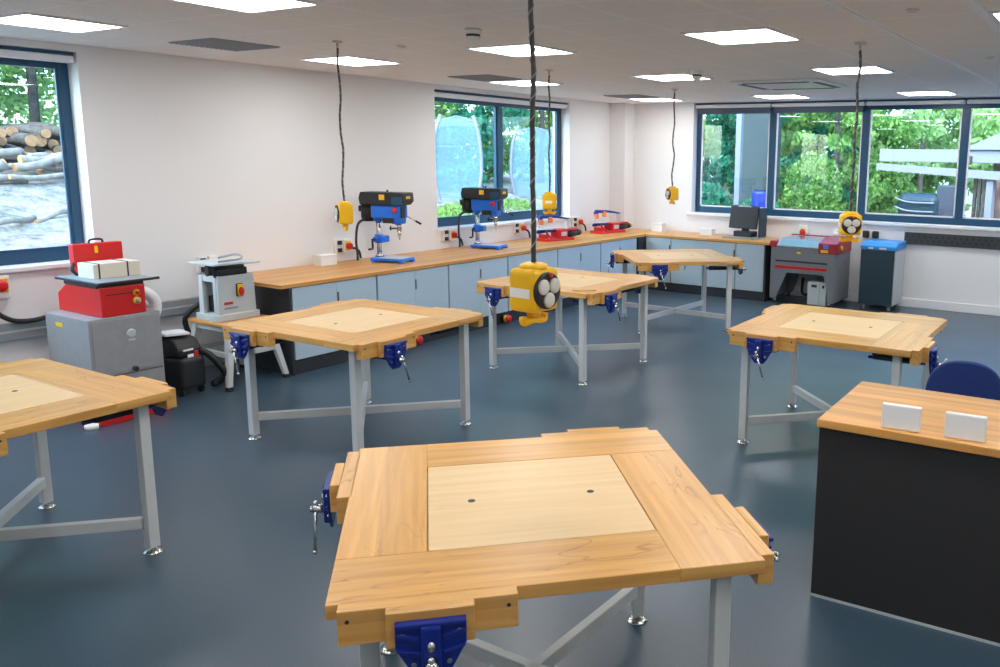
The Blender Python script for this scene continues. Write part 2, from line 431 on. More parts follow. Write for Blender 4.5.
for (a, b, dr, lb) in ((-5.97, -4.77, .085, 'roller blind above the leftmost back window pane by the corner'),
                       (-4.75, -3.415, .085, 'roller blind above the back window pane behind the laser cutter'),
                       (-3.395, -2.12, .0, 'rolled-up blind above the back window pane showing the white canopy'),
                       (-2.10, -.79, .0, 'rolled-up blind above the back window pane cut by the right edge')):
    blind(a, b, WK[3]-.003, 'y', dr, lb)

# ------------------------------------------------------------------ ceiling fittings
def ceiling_light(x, y, label, group=None):
    r = empty('ceiling_light', (x, y, CH), 0, label, 'ceiling light', group)
    f = MB(); a, b = .308, .284
    for q in ((-a, a, -a, -b), (-a, a, b, a), (-a, -b, -b, b), (b, a, -b, b)): f.box(*q, -.012, 0)
    f.build('frame', M['trimwhite'], r)
    MB().box(-b, b, -b, b, -.008, -.001).build('diffuser', M['lamp'], r)
LX = (-6.15, -4.25, -2.4, -.53); LY = (2.95, 5.37, 7.82, 10.82)
lab = {(0, 0): 'square ceiling light above the left window with the log heap', (1, 0): 'square ceiling light cut by the top edge of the picture',
       (0, 1): 'square ceiling light nearest the left wall beyond the grey vent and first hanging cord', (1, 1): 'square ceiling light beyond the closest hanging cord in the middle of the ceiling',
       (2, 1): 'square ceiling light in the right half, largest there', (3, 1): 'square ceiling light just peeping in at the top right edge',
       (0, 2): 'square ceiling light above the window behind the drill presses', (1, 2): 'square ceiling light beside the small white detector, in front of the farthest hanging cord',
       (2, 2): 'square ceiling light behind the cord on the right', (0, 3): 'square ceiling light in the far left corner by the boxed column',
       (1, 3): 'square ceiling light just behind the air conditioning cassette', (2, 3): 'square ceiling light farthest right along the back window'}
for (i, j), l in lab.items(): ceiling_light(LX[i], LY[j], l)
for x, y in ((-2.4, 2.95), (-.53, 2.95), (-.53, 7.82), (-.53, 10.82), (1.3, 2.95), (1.3, 5.37), (1.3, 7.82), (1.3, 10.82), (-6.15, .5), (-4.25, .5), (-2.4, .5), (-.53, .5), (1.3, .5)):
    ceiling_light(x, y, 'square ceiling light panel beyond the edges of the picture', 'ceiling lights out of view')
for y, l in ((4.15, 'grey square ceiling vent nearest, before the first hanging cord on the left'), (7.15, 'grey square ceiling vent above the window behind the drills'), (10.15, 'grey square ceiling vent in the far left corner')):
    r = empty('ceiling_vent', (-6.15, y, CH), 0, l, 'ceiling vent')
    MB().box(-.28, .28, -.28, .28, -.006, 0).build('backing', M['ceilgrey'], r)
    s = MB()
    for k in range(14): s.box(-.27, .27, -.27+k*.0405, -.256+k*.0405, -.012, -.006)
    s.build('louvre', M['ceilgrey'], r)
r = empty('ceiling_cassette', (-3.43, 8.95, CH), 0, 'white air conditioning cassette set in the ceiling', 'air conditioner')
MB().box(-.48, .48, -.48, .48, -.03, -.001, .012).build('fascia', M['trimwhite'], r)
s = MB()
for q in ((-.36, .36, -.45, -.38), (-.36, .36, .38, .45), (-.45, -.38, -.36, .36), (.38, .45, -.36, .36)): s.box(*q, -.034, -.028)
s.build('air_slot', M['black'], r)
s = MB().box(-.3, .3, -.3, .3, -.036, -.029)
s.build('intake_panel', M['trimwhite'], r)
for (x, y, z, l) in ((-3.84, 4.35, 1, 'round white smoke detector before the middle ceiling light'), (-3.75, 7.37, 1, 'round white smoke detector by the far middle ceiling light')):
    r = empty('smoke_detector', (x, y, CH), 0, l, 'smoke detector')
    MB().lathe([(.05, 0), (.058, -.015), (.05, -.035)], 24).build('base', M['trimwhite'], r)
    MB().lathe([(.045, -.035), (.045, -.05), (.04, -.05)], 24).build('vent_ring', M['grille'], r)
    MB().lathe([(.048, -.05), (.042, -.07), (.02, -.085)], 24).build('cap', M['trimwhite'], r)
for (x, y, l) in ((-4.945, 4.8, 'small sensor disc in the ceiling beside the first hanging cord'), (-1.178, 4.84, 'small sensor disc in the ceiling near the upper right'), (-1.154, 7.25, 'small sensor disc in the ceiling at the right edge')):
    tag(MB().lathe([(.035, 0), (.035, -.006), (.02, -.014)], 20).build('ceiling_sensor', M['socket']), l, 'sensor').location = (x, y, CH)

# ------------------------------------------------------------------ pendant sockets
def pendant(x, y, rz, ztop, label, size=1.0, sway=.0):
    r = empty('pendant_socket', (x, y, ztop), rz, label, 'pendant socket', 'yellow socket boxes hanging from the ceiling')
    L = CH - ztop
    MB().cyl((0, 0, L), (0, 0, L-.012), .04).cyl((0, 0, L-.012), (0, 0, L-.05), .011).build('ceiling_rose', M['socket'], r)
    pts = [(sway*math.sin(k*1.7)*.6, sway*math.cos(k*2.3)*.5*(1 if 0 < k < 9 else 0), .02 + (L-.06)*k/9) for k in range(10)]
    pts[0] = (0, 0, .0); pts[-1] = (0, 0, L-.05)
    MB().tube(pts, .0085, 8).build('cord', M['cord'], r)
    w = []
    n = 90
    for k in range(n+1):
        q = k/n; a = q*2*math.pi*16
        i = min(int(q*9), 8); f = q*9-i
        bx = pts[i][0]*(1-f)+pts[i+1][0]*f; by = pts[i][1]*(1-f)+pts[i+1][1]*f; bz = pts[i][2]*(1-f)+pts[i+1][2]*f
        w.append((bx+.0095*math.cos(a), by+.0095*math.sin(a), bz))
    MB().tube(w, .0022, 5, sub=2).build('safety_wire', M['grey'], r)
    h, hx = .07, .06
    b = MB().box(-hx, hx, -h, h, -.163, -.012, .022, 4)
    b.lathe([(.052, -.016), (.048, -.002), (.034, .004), (.02, .006)], 24)
    b.build('body', M['yellow'], r)
    # socket face on +x side
    f = Matrix.Translation((hx+.001, 0, -.0875)) @ Matrix.Rotation(R(90), 4, 'Y')
    fc = MB().lathe([(.064, -.004), (.064, .006), (.060, .009), (.05, .009)], 36, mtx=f).build('socket_face', M['black'], r)
    for a in (90, 210, 330):
        m2 = f @ Matrix.Translation((-.0315*math.sin(R(a+180)), .0315*math.cos(R(a)), .009))
        MB().lathe([(.0265, 0), (.0265, .005), (.023, .008), (.01, .0085)], 24, mtx=m2).build('socket_cover', M['socket'], fc)
    MB().lathe([(.008, 0), (.008, .008), (.004, .01)], 14, mtx=f @ Matrix.Translation((-.055, .006, .009))).build('indicator', M['red'], fc)
    # paper label on two sides
    MB().box(-.045, .045, -h-.0012, -h+.002, -.110, -.078).build('rating_label', M['white'], r)
    MB().box(-hx-.0012, -hx+.002, -.035, .035, -.105, -.078).build('rating_label', M['white'], r)
    # pull handle below
    hd = MB().cyl((0, 0, -.158), (0, 0, -.185), .026, .024)
    hd.tube([(0, -.055, -.180), (0, -.048, -.201), (0, 0, -.195), (0, .048, -.201), (0, .055, -.180)], lambda q: .0135, 12)
    hd.build('pull_handle', M['yellow'], r)
    r.scale = (size, size, 1 if size > .9 else .97)
def facing(ax, ay): return math.atan2(ay, ax)
pendant(-1.80, 2.33, R(-5), 1.605, 'large yellow socket box hanging closest to the camera, sockets turned right', 1.0, .008)
pendant(-4.95, 4.20, R(240), 1.62, 'yellow socket box hanging left of the first drill press', .84, .014)
pendant(-5.01, 6.745, R(120), 1.61, 'yellow socket box hanging in front of the second window, plain back showing', .95, .012)
pendant(-4.99, 9.23, R(237), 1.605, 'small yellow socket box hanging farthest away before the bare back wall', .98, .018)
pendant(-1.81, 6.04, R(-65), 1.60, 'yellow socket box hanging in front of the laser cutter, three sockets facing us', 1.08, .012)

# ------------------------------------------------------------------ workbenches
BT, BS = .8206, .61
LEVEL = []
def workbench_proto():
    r = empty('workbench')
    tp = MB(); z0 = BT-.042; ip = .351
    for k in range(4):
        # plank k runs along the side between corner k and k+1, pinwheel layout
        m = Rz(k*math.pi/2)
        tp.box(-BS, ip, -BS, -ip, z0, BT, .0022, 1, grain=0, uvo=(k*3.1+.7, k*1.7+.3))
        n = 0
        # rotate only the last added primitive
        cnt = 24
        vs = tp.v[-cnt:]
        tp.v[-cnt:] = [tuple(m @ Vector(v)) for v in vs]
    tp.box(-ip, ip, -ip, ip, z0, BT-.022)
    tp.build('tabletop', M['beech'], r)
    pn = MB().box(-ip+.003, ip-.003, -ip+.003, ip-.003, BT-.022, BT-.0005, .001, 1).build('plywood_panel', M['ply'], r)
    pn['label'] = 'pale plywood insert with two finger holes'
    for sx in (-1, 1): MB().cyl((sx*.2045, 0, BT-.003), (sx*.2045, 0, BT+.0006), .0125, n=20).build('finger_hole', M['black'], pn)
    for i, (sx, sy) in enumerate(((-1, -1), (1, -1), (1, 1), (-1, 1))):
        q = .511
        lg = MB().box(sx*q-.026, sx*q+.026, sy*q-.026, sy*q+.026, .03, z0, .004, 2).build('leg', M['steel'], r)
        MB().cyl((sx*q, sy*q, .008), (sx*q, sy*q, .034), .012).lathe([(.046, 0), (.046, .006), (.03, .013), (.014, .016)], 24, mtx=T(sx*q, sy*q, 0)).build('levelling_foot', M['chrome'], lg)
    for a in (45, 135):
        MB().box(-.69, .69, -.02, .02, .13, .185, .004, mtx=Rz(R(a))).build('cross_brace', M['steel'], r)
    for a in (0, 1, 2, 3):
        MB().box(-.36, .36, -.40, -.37, z0-.03, z0, .003, mtx=Rz(a*math.pi/2)).build('top_rail', M['steel'], r)
    for k in range(4):
        m = Rz(k*math.pi/2)
        ap = MB().box(-.578, -.115, -.651, -.60, BT-.096, BT, .002, 1, mtx=m, grain=k % 2)
        ap.build('apron_block', M['beech'], r)
        for bx in (-.553, -.14): MB().cyl((bx, -.6495, BT-.03), (bx, -.6515, BT-.03), .006, n=10, mtx=m).build('bolt_hole', M['black'], r)
        cx = -.344
        # vise: front casting, ribs, slides; jaw, screw and handle are its pieces
        v = MB()
        yf = -.686
        poly = [(cx-.09, BT-.022), (cx+.09, BT-.022), (cx+.09, BT-.095), (cx+.052, BT-.165), (cx+.03, BT-.19), (cx-.03, BT-.19), (cx-.052, BT-.165), (cx-.09, BT-.095)]
        v.prism(poly, yf-.012, yf, 'y', mtx=m, bev=.003)
        v.box(cx-.09, cx+.09, yf-.026, yf-.008, BT-.036, BT-.022, .004, mtx=m)
        v.box(cx-.026, cx+.026, yf-.034, yf-.004, BT-.178, BT-.03, .008, mtx=m)
        for s in (-1, 1):
            v.prism([(cx+s*.03, BT-.062), (cx+s*.085, BT-.052), (cx+s*.085, BT-.062), (cx+s*.03, BT-.08)], yf-.022, yf-.008, 'y', mtx=m, bev=.003)
            v.prism([(cx+s*.028, BT-.105), (cx+s*.06, BT-.098), (cx+s*.088, BT-.09), (cx+s*.086, BT-.1), (cx+s*.06, BT-.112), (cx+s*.028, BT-.12)], yf-.022, yf-.008, 'y', mtx=m, bev=.003)
            v.cyl((cx+s*.05, -.66, BT-.118), (cx+s*.05, -.30, BT-.118), .011, n=12, mtx=m)
        vo = v.build('vise', M['castblue'], r)
        MB().box(cx-.085, cx+.085, -.60, -.34, BT-.125, BT-.095, .006, mtx=m).build('slide_bed', M['black'], vo)
        MB().box(cx-.113, cx+.113, yf+.001, -.652, BT-.10, BT+.001, .003, 1, mtx=m, grain=k % 2).build('wooden_jaw', M['beech'], vo)
        st = MB()
        st.cyl((cx, yf-.03, BT-.128), (cx, yf-.072, BT-.128), .017, .015, mtx=m).cyl((cx, yf-.072, BT-.128), (cx, yf-.082, BT-.128), .011, mtx=m)
        MB().ball((cx, yf-.034, BT-.085), .011, (1, .8, 1.5), mtx=m).build('release_catch', M['chrome'], vo)
        for s in (-1, 1):
            for bx, bz in ((.07, .056), (.045, .14)):
                MB().cyl((cx+s*bx, yf-.010, BT-bz), (cx+s*bx, yf-.018, BT-bz), .007, n=10, mtx=m).build('bolt', M['chrome'], vo)
        st.build('screw', M['chrome'], vo)
        tilt = (.055, -.02, .03, .045)[k]
        hx = Vector((cx-.02*tilt, yf-.062, BT-.105)); hb = Vector((cx+tilt, yf-.066, BT-.275))
        hh = MB().cyl(hx, hb, .0062, n=10, mtx=m).ball(hx, .0095, mtx=m).ball(hb, .0095, mtx=m)
        hh.build('handle', M['chrome'], vo)
        if k == 1:   # the same bar slid level, for the benches whose right-hand handle does not hang down
            p = Vector((cx-.03, yf-.063, BT-.128)); q2 = Vector((cx+.16, yf-.063, BT-.124))
            hb2 = MB().cyl(p, q2, .0062, n=10, mtx=m).ball(p, .0095, mtx=m).ball(q2, .0095, mtx=m).build('handle', M['chrome'])
            LEVEL.append(hb2.data); bpy.data.objects.remove(hb2)
    return r
bench0 = workbench_proto()
benches = [(-1.713, 2.201, .7785, 'square beech workbench nearest the camera, filling the bottom centre'),
           (-4.663, 4.038, 1.5947, 'beech workbench left of centre, in front of the thicknesser and first cabinets'),
           (-4.571, 6.470, 1.5565, 'beech workbench in the middle, behind the big yellow socket box'),
           (-4.717, 8.832, .7368, 'beech workbench farthest back, near the corner cabinets'),
           (-1.770, 5.842, .0185, 'beech workbench on the right, between the dark desk and the laser cutter'),
           (-4.575, 1.659, -4.7036, 'beech workbench cut off by the left edge, in front of the red sanding machine')]
for i, (x, y, a, l) in enumerate(benches):
    o = bench0 if i == 0 else copy_tree(bench0)
    o.location = (x, y, 0); o.rotation_euler = (0, 0, a)
    tag(o, l, 'workbench', 'four-vise square workbenches')
    if i in (0, 5):
        vs = [c for c in o.children if c.name.startswith('vise')]
        for c in vs[1].children:
            if c.name.startswith('handle'): c.data = LEVEL[0]

# ------------------------------------------------------------------ cabinets and worktop
FX = -6.375     # front plane of the left run
FY = 10.925     # front plane of the back run
def cabinet(name, w, depth, doors, doormat, label, loc, rz, handle_side=None, end_l=False, end_r=False):
    """local: x along the run 0..w, front at y=0 facing -y, body behind"""
    r = empty(name, loc, rz, label, 'cabinet', 'base cabinets under the worktop')
    c = MB()
    c.box(.004, .02, .0, depth, .13, WT-.034); c.box(w-.02, w-.004, .0, depth, .13, WT-.034)
    c.box(.02, w-.02, .02, depth, .13, .15); c.box(.02, w-.02, depth-.012, depth, .15, WT-.034); c.box(.02, w-.02, .02, .1, WT-.055, WT-.034)
    c.build('body', M['dark'], r)
    p = MB().box(0 if not end_l else 0, w, .006, .024, 0, .128)
    p.build('plinth', M['dark'], r)
    n = len(doors)
    for k, (d0, d1, hs) in enumerate(doors):
        d = MB(); z0, z1 = .137, WT-.042
        hz0, hz1 = WT-.24, WT-.135
        # door built round its cut-out finger pull
        if hs:
            hx = d1-.032 if hs == 'r' else d0
            a, b = (d1-.03, d1-.003) if hs == 'r' else (d0+.003, d0+.03)
            d.box(d0, d1, -.018, 0, z0, hz0); d.box(d0, d1, -.018, 0, hz1, z1)
            if hs == 'r': d.box(d0, a, -.018, 0, hz0, hz1); d.box(b, d1, -.018, 0, hz0, hz1)
            else: d.box(b, d1, -.018, 0, hz0, hz1); d.box(d0, a, -.018, 0, hz0, hz1)
        else: d.box(d0, d1, -.018, 0, z0, z1)
        do = d.build('door', doormat, r)
        if hs:
            MB().box(a, b, -.006, -.001, hz0, hz1).build('finger_pull', M['black'], do)
            e = MB(); ex = (b-.004, b+.0005) if hs == 'r' else (a-.0005, a+.004)
            e.box(ex[0], ex[1], -.0185, -.006, hz0, hz1); e.build('pull_edge', M['edge'], do)
    if end_l: MB().box(-.02, .0, -.018, depth, 0, WT-.034, .001, 1).build('end_panel', M['dark'], r)
    if end_r: MB().box(w, w+.02, -.018, depth, 0, WT-.034, .001, 1).build('end_panel', M['dark'], r)
    return r
ys = [4.77, 5.745, 6.745, 7.74, 8.73, 9.73, 10.70]
ll = ['pale blue double cabinet at the left end of the run, behind the left-centre workbench', 'pale blue cabinet under the first drill press',
      'pale blue cabinet between the two drill presses', 'pale blue cabinet under the second drill press, behind the big yellow socket box',
      'pale blue cabinet under the nearer scroll saw', 'pale blue cabinet under the farther scroll saw, next to the corner']
# the run faces +x: local x -> world -y would mirror, so rotate by +90deg: local -y -> +x, local x -> +y
for i in range(6):
    w = ys[i+1]-ys[i]
    d = [(.011, w/2-.0015, None), (w/2+.0015, w-.011, 'l')]
    cabinet('base_cabinet', w, .6, d, M['door'], ll[i], (FX, ys[i], 0), R(90), end_l=(i == 0))
xs = [-6.33, -5.90, -4.87, -4.44]
lb = ['narrow pale grey cabinet against the corner post of the back run', 'pale grey double cabinet in the middle of the back run', 'pale grey cabinet at the right end of the back run, under the computer']
for i in range(3):
    w = xs[i+1]-xs[i]
    d = [(.006, w-.006, 'r')] if i == 0 else ([(.006, w/2-.002, None), (w/2+.002, w-.006, 'r')] if i == 1 else [(.006, w-.006, None)])
    cabinet('base_cabinet', w, .74, d, M['doorgrey'], lb[i], (xs[i], FY, 0), 0, end_r=(i == 2))
tag(MB().box(FX-.5, FX+.035, 10.71, FY+.3, 0, WT-.036, .002, 1).build('corner_post', M['dark']), 'dark corner post where the two cabinet runs meet', 'corner post')
wt = MB()
wt.prism([(WL+.01, 4.66), (FX+.03, 4.66), (FX+.03, FY-.03), (-4.375, FY-.03), (-4.375, WB-.022), (-7.01, WB-.022), (-7.01, 11.4), (WL+.01, 11.4)], WT-.033, WT, 'z', grain=1, bev=.003)
tag(wt.build('worktop', M['top']), 'long L-shaped beech worktop along the left and back walls', 'worktop')

def estop(y, l):
    r = empty('stop_button', (FX-.005, y, .065), 0, l, 'stop button', 'red stop buttons on the cabinet plinth')
    MB().box(0, .045, -.042, .042, -.045, .045, .006).build('box', M['black'], r)
    MB().lathe([(.042, 0), (.042, .014), (.03, .016)], 20, mtx=T(.045, 0, 0) @ Matrix.Rotation(R(90), 4, 'Y')).build('collar', M['yellow'], r)
    MB().lathe([(.018, 0), (.018, .02), (.045, .03), (.046, .042), (.03, .056), (.012, .06)], 20, mtx=T(.06, 0, 0) @ Matrix.Rotation(R(90), 4, 'Y')).build('button', M['red'], r)
estop(6.22, 'red stop button on the plinth just above the left-centre workbench edge')
estop(7.66, 'red stop button on the plinth left of the big yellow socket box')

# ------------------------------------------------------------------ wall fittings
def isolator(y, z, l, cable=True, sockets=True):
    r = empty('isolator_switch', (WL, y, z), 0, l, 'isolator switch', 'socket and isolator boxes on the left wall')
    if sockets:
        MB().box(0, .04, -.095, -.008, -.075, .075, .006).build('socket_box', M['white'], r)
        for dz in (-.04, .04): MB().box(.036, .062, -.077, -.030, dz-.022, dz+.022, .006).build('plug', M['black'], r)
    MB().box(0, .06, .0, .09, -.075, .075, .008).build('switch_box', M['white'], r)
    MB().box(.058, .066, .008, .082, -.048, .048, .004).build('yellow_plate', M['yellow'], r)
    k = MB().lathe([(.034, 0), (.036, .02), (.03, .042), (.013, .046)], 20, mtx=T(.066, .045, 0) @ Matrix.Rotation(R(90), 4, 'Y'))
    k.box(.1, .118, .036, .054, -.032, .032, .004)
    k.build('rotary_knob', M['red'], r)
    if cable: MB().tube([(.03, .08, -.03), (.04, .15, -.035), (.05, .20, -.075), (.06, .21, WT-z-.0+.012)], .013, 10).build('cable', M['rubber'], r)
isolator(6.13, .985, 'isolator with red knob left of the first drill press')
isolator(7.74, .985, 'isolator with red knob below the window edge, left of the second drill press')
isolator(9.1, .985, 'isolator with red knob below the window, right of the second drill press')
isolator(10.47, .985, 'isolator with red knob between the two scroll saws')
isolator(4.60, .945, 'isolator half hidden behind the grey thicknesser', False)
r = empty('isolator_switch', (WL, 2.93, .955), 0, 'isolator with red knob under the left window at the picture edge', 'isolator switch', 'socket and isolator boxes on the left wall')
MB().box(0, .05, -.14, .075, -.1, .075, .008).build('switch_box', M['white'], r)
MB().box(.048, .056, -.05, .06, -.055, .05, .004).build('yellow_plate', M['yellow'], r)
MB().lathe([(.043, 0), (.045, .02), (.036, .042), (.015, .046)], 20, mtx=T(.056, .008, 0) @ Matrix.Rotation(R(90), 4, 'Y')).build('rotary_knob', M['red'], r)
MB().tube([(.03, -.06, -.1), (.05, -.04, -.19), (.07, .06, -.27), (.09, .2, -.285), (.12, .36, -.25)], .018, 10).build('cable', M['rubber'], r)
r = empty('socket_trunking', (WL, 0, 0), 0, 'grey cable trunking along the left wall behind the machines', 'trunking')
MB().box(0, .055, YF+.05, 4.74, .53, .66, .004).build('channel', M['trunk'], r)
MB().box(.055, .059, YF+.05, 4.74, .59, .605).build('lid_seam', M['lightgrey'], r)

r = empty('stop_switch', (-4.17, WB, .945), 0, 'white box with red stop button on the back wall behind the laser cutter', 'stop switch')
MB().box(-.07, .07, -.05, 0, -.085, .085, .008).build('box', M['white'], r)
MB().box(-.035, .04, -.056, -.048, -.06, .04, .003).build('plate', M['yellow'], r)
MB().lathe([(.03, 0), (.042, .018), (.04, .03), (.02, .04)], 20, mtx=T(0, -.054, -.012) @ Matrix.Rotation(R(90), 4, 'X')).build('button', M['red'], r)
r = empty('wall_socket', (-3.64, WB, .93), 0, 'double white wall socket with plugs just left of the hanging yellow box', 'wall socket')
MB().box(-.1, .1, -.02, 0, -.06, .06, .006).build('face_plate', M['white'], r)
for s in (-.05, .05): MB().box(s-.03, s+.03, -.055, -.018, -.035, .03, .01).build('plug', M['white'], r)
r = empty('wall_socket', (-3.2, WB, .95), 0, 'double wall socket with two black plugs above the blue extractor', 'wall socket')
MB().box(-.12, .12, -.02, 0, -.06, .06, .006).build('face_plate', M['white'], r)
for s in (-.065, .065): MB().box(s-.045, s+.045, -.075, -.018, -.045, .055, .018).build('plug', M['black'], r)
r = empty('ventilation_grille', (-1.86, WB, .93), 0, 'long dark perforated grille below the right end of the back window', 'grille')
MB().box(-.89, .91, -.035, 0, -.075, .085, .004).build('grille_panel', M['grille'], r)
for k in range(23):
    x = -.85 + k*.076
    for dz, o in ((.035, 0), (-.02, .038)): MB().cyl((x+o, -.034, dz), (x+o, -.0365, dz), .018, n=12).build('vent_hole', M['black'], r)

# ------------------------------------------------------------------ drill presses
def drill_proto():
    r = empty('drill_press')
    b = MB().box(-.23, .21, -.15, .15, .018, .05, .008)
    for sx in (-.205, .175):
        for sy in (-.138, .10): b.box(sx-.01, sx+.045, sy-.012, sy+.05, 0, .03, .006)
    b.build('base', M['drillblue'], r)
    MB().box(-.12, .2, -.14, .14, .048, .056, .003).build('base_plate', M['lightgrey'], r)
    cx = -.19
    MB().cyl((cx, 0, .05), (cx, 0, .56), .031).lathe([(.055, .05), (.05, .075), (.034, .09)], 24, mtx=T(cx, 0, 0)).build('column', M['chrome'], r)
    br = MB().cyl((cx, 0, .215), (cx, 0, .31), .052).box(cx+.02, cx+.12, -.05, .05, .225, .30, .012).cyl((cx, -.04, .26), (cx, -.095, .26), .03)
    bo = br.build('table_bracket', M['drillblue'], r)
    MB().cyl((cx, -.09, .26), (cx, -.14, .26), .012).box(cx-.012, cx+.012, -.15, -.135, .15, .27, .004).cyl((cx, -.145, .155), (cx, -.225, .155), .011).build('crank', M['black'], bo)
    hd = MB().box(-.24, .17, -.095, .095, .50, .655, .022, 3).box(.03, .16, -.075, .075, .44, .52, .02, 3).cyl((cx, 0, .46), (cx, 0, .53), .055)
    hd.build('head', M['drillblue'], r)
    MB().box(-.07, .075, -.1, -.06, .45, .51, .008).build('depth_gauge', M['black'], r)
    g = MB()
    g.prism([(-.37, .655), (.2, .655), (.245, .70), (.235, .80), (-.36, .80), (-.385, .73)], -.125, .125, 'y', bev=.014)
    g.cyl((-.05, 0, .80), (-.05, 0, .825), .012)
    go = g.build('belt_guard', M['black'], r)
    MB().box(-.09, -.015, -.127, -.1245, .715, .775).box(.245-.001, .248, -.06, .03, .73, .76).build('warning_label', M['yellow'], go)
    MB().box(.08, .225, -.1275, -.1244, .66, .75).build('front_plate', M['frame'], go)
    m = MB().cyl((-.33, 0, .48), (-.33, 0, .66), .082, n=28).cyl((-.33, 0, .46), (-.33, 0, .48), .065, n=28).box(-.44, -.38, -.05, .05, .57, .64, .01)
    for k in range(10):
        a = k*math.pi/5; m.box(.078, .088, -.005, .005, .50, .65, mtx=T(-.33, 0, 0) @ Rz(a))
    m.build('motor', M['black'], r)
    MB().box(.165, .185, -.075, .02, .51, .64, .006).build('switch_plate', M['black'], r)
    MB().lathe([(.02, 0), (.02, .01), (.034, .018), (.03, .03), (.01, .034)], 18, mtx=T(.11, -.095, .60) @ Matrix.Rotation(R(90), 4, 'X')).build('stop_button', M['red'], r)
    q = MB().cyl((.1, 0, .36), (.1, 0, .45), .028).cyl((.1, 0, .30), (.1, 0, .36), .019, .026).cyl((.1, 0, .26), (.1, 0, .30), .008, .012)
    q.build('chuck', M['chrome'], r)
    MB().box(.03, .10, -.11, -.02, .385, .40, .004).cyl((.03, -.08, .37), (.03, -.08, .42), .01).build('chuck_guard_bracket', M['black'], r)
    fh = MB(); c = Vector((.11, .095, .53)); fh.cyl(c, c+Vector((0, .05, 0)), .02)
    kn = MB()
    for a in (-28, 92, 212):
        d = Vector((math.cos(R(a)), .25, math.sin(R(a)))).normalized(); p = c + Vector((0, .04, 0))
        fh.cyl(p, p+d*.17, .006, n=10); kn.cyl(p+d*.14, p+d*.215, .012, .014, n=12)
    fo = fh.build('feed_handle', M['chrome'], r)
    kn.build('grip', M['black'], fo)
    MB().tube([(-.33, -.07, .49), (-.375, -.16, .43), (-.375, -.21, .25), (-.36, -.215, .10), (-.36, -.215, .02)], .015, 10).build('power_cable', M['rubber'], r)
    return r
dp = drill_proto()
for i, (x, y, a, l) in enumerate(((-6.82, 6.40, R(14), 'blue and black pillar drill on the left, against the plain wall'), (-6.88, 8.03, R(14), 'blue and black pillar drill standing in front of the window'))):
    o = dp if i == 0 else copy_tree(dp)
    o.location = (x, y, WT); o.rotation_euler = (0, 0, a); o.scale = (.86, .86, .92); tag(o, l, 'drill press', 'pillar drills on the worktop')

# ------------------------------------------------------------------ scroll saws
def saw_proto():
    r = empty('scroll_saw')   # local +x = motor end
    MB().box(-.22, .12, -.1, .1, .0, .035, .008).build('base', M['red'], r)
    f = MB().box(-.05, .06, -.07, .07, .03, .15, .012).box(.04, .2, -.06, .06, .125, .15, .008).box(-.2, -.17, -.06, .06, .03, .09, .006)
    f.tube([(-.2, -.06, .13), (-.17, -.06, .08), (-.12, -.06, .035)], .012, 8)
    f.build('frame', M['red'], r)
    MB().box(-.025, .04, -.074, -.068, .06, .115, .004).build('control_plate', M['lightgrey'], r)
    MB().prism([(-.26, .125), (-.24, .15), (.0, .145), (.0, .115), (-.2, .11), (-.25, .1)], -.02, .02, 'y', bev=.005).build('lower_arm', M['castblue'], r)
    u = MB().prism([(-.24, .31), (-.22, .35), (-.05, .335), (.12, .29), (.12, .27), (-.05, .30), (-.2, .30), (-.235, .25)], -.018, .018, 'y', bev=.005)
    u.build('upper_arm', M['castblue'], r)
    MB().box(.085, .12, -.02, .02, .14, .28, .005).build('rear_arm_post', M['lightgrey'], r)
    MB().cyl((-.235, 0, .12), (-.235, 0, .27), .004, n=8).build('blade', M['chrome'], r)
    MB().box(-.245, -.2, -.03, .0, .22, .29, .006).box(-.14, -.09, -.03, .0, .24, .32, .012).build('clamp_knob', M['orange'], r)
    MB().lathe([(.1, 0), (.1, .008), (.095, .01)], 28, mtx=T(-.2, 0, .16)).build('saw_table', M['lightgrey'], r)
    MB().cyl((.06, 0, .085), (.19, 0, .085), .055, n=24).cyl((.19, 0, .085), (.25, 0, .085), .042, n=24).build('motor', M['black'], r)
    MB().cyl((.25, 0, .085), (.285, 0, .085), .034, .028).build('knob', M['yellow'], r)
    MB().box(.1, .14, -.04, .04, 0, .04).build('motor_foot', M['black'], r)
    return r
sw = saw_proto()
for i, (x, y, a, l) in enumerate(((-6.84, 9.42, R(78), 'red and blue scroll saw nearer the camera, below the window edge'), (-6.9, 10.85, R(78), 'red and blue scroll saw farther away, by the corner column'))):
    o = sw if i == 0 else copy_tree(sw)
    o.location = (x, y, WT); o.rotation_euler = (0, 0, a); o.scale = (1.5, 1.3, 1.0); tag(o, l, 'scroll saw', 'scroll saws on the worktop')

# small white boxes on the worktops
def small_box(x, y, w, d, h, rz, l, z=WT):
    r = empty('plastic_box', (x, y, z), rz, l, 'box')
    MB().box(-w/2, w/2, -d/2, d/2, 0, h*.8, .006).build('tub', M['white'], r)
    MB().box(-w/2-.004, w/2+.004, -d/2-.004, d/2+.004, h*.8, h, .005).build('lid', M['trimwhite'], r)
small_box(-7.16, 5.80, .12, .2, .11, 0, 'white plastic box on the left worktop below the first isolator')
small_box(-6.42, 11.45, .18, .13, .13, 0, 'white plastic box on the back worktop below the bare wall')
small_box(-5.55, 11.4, .2, .14, .1, 0, 'white plastic box on the back worktop left of the computer')

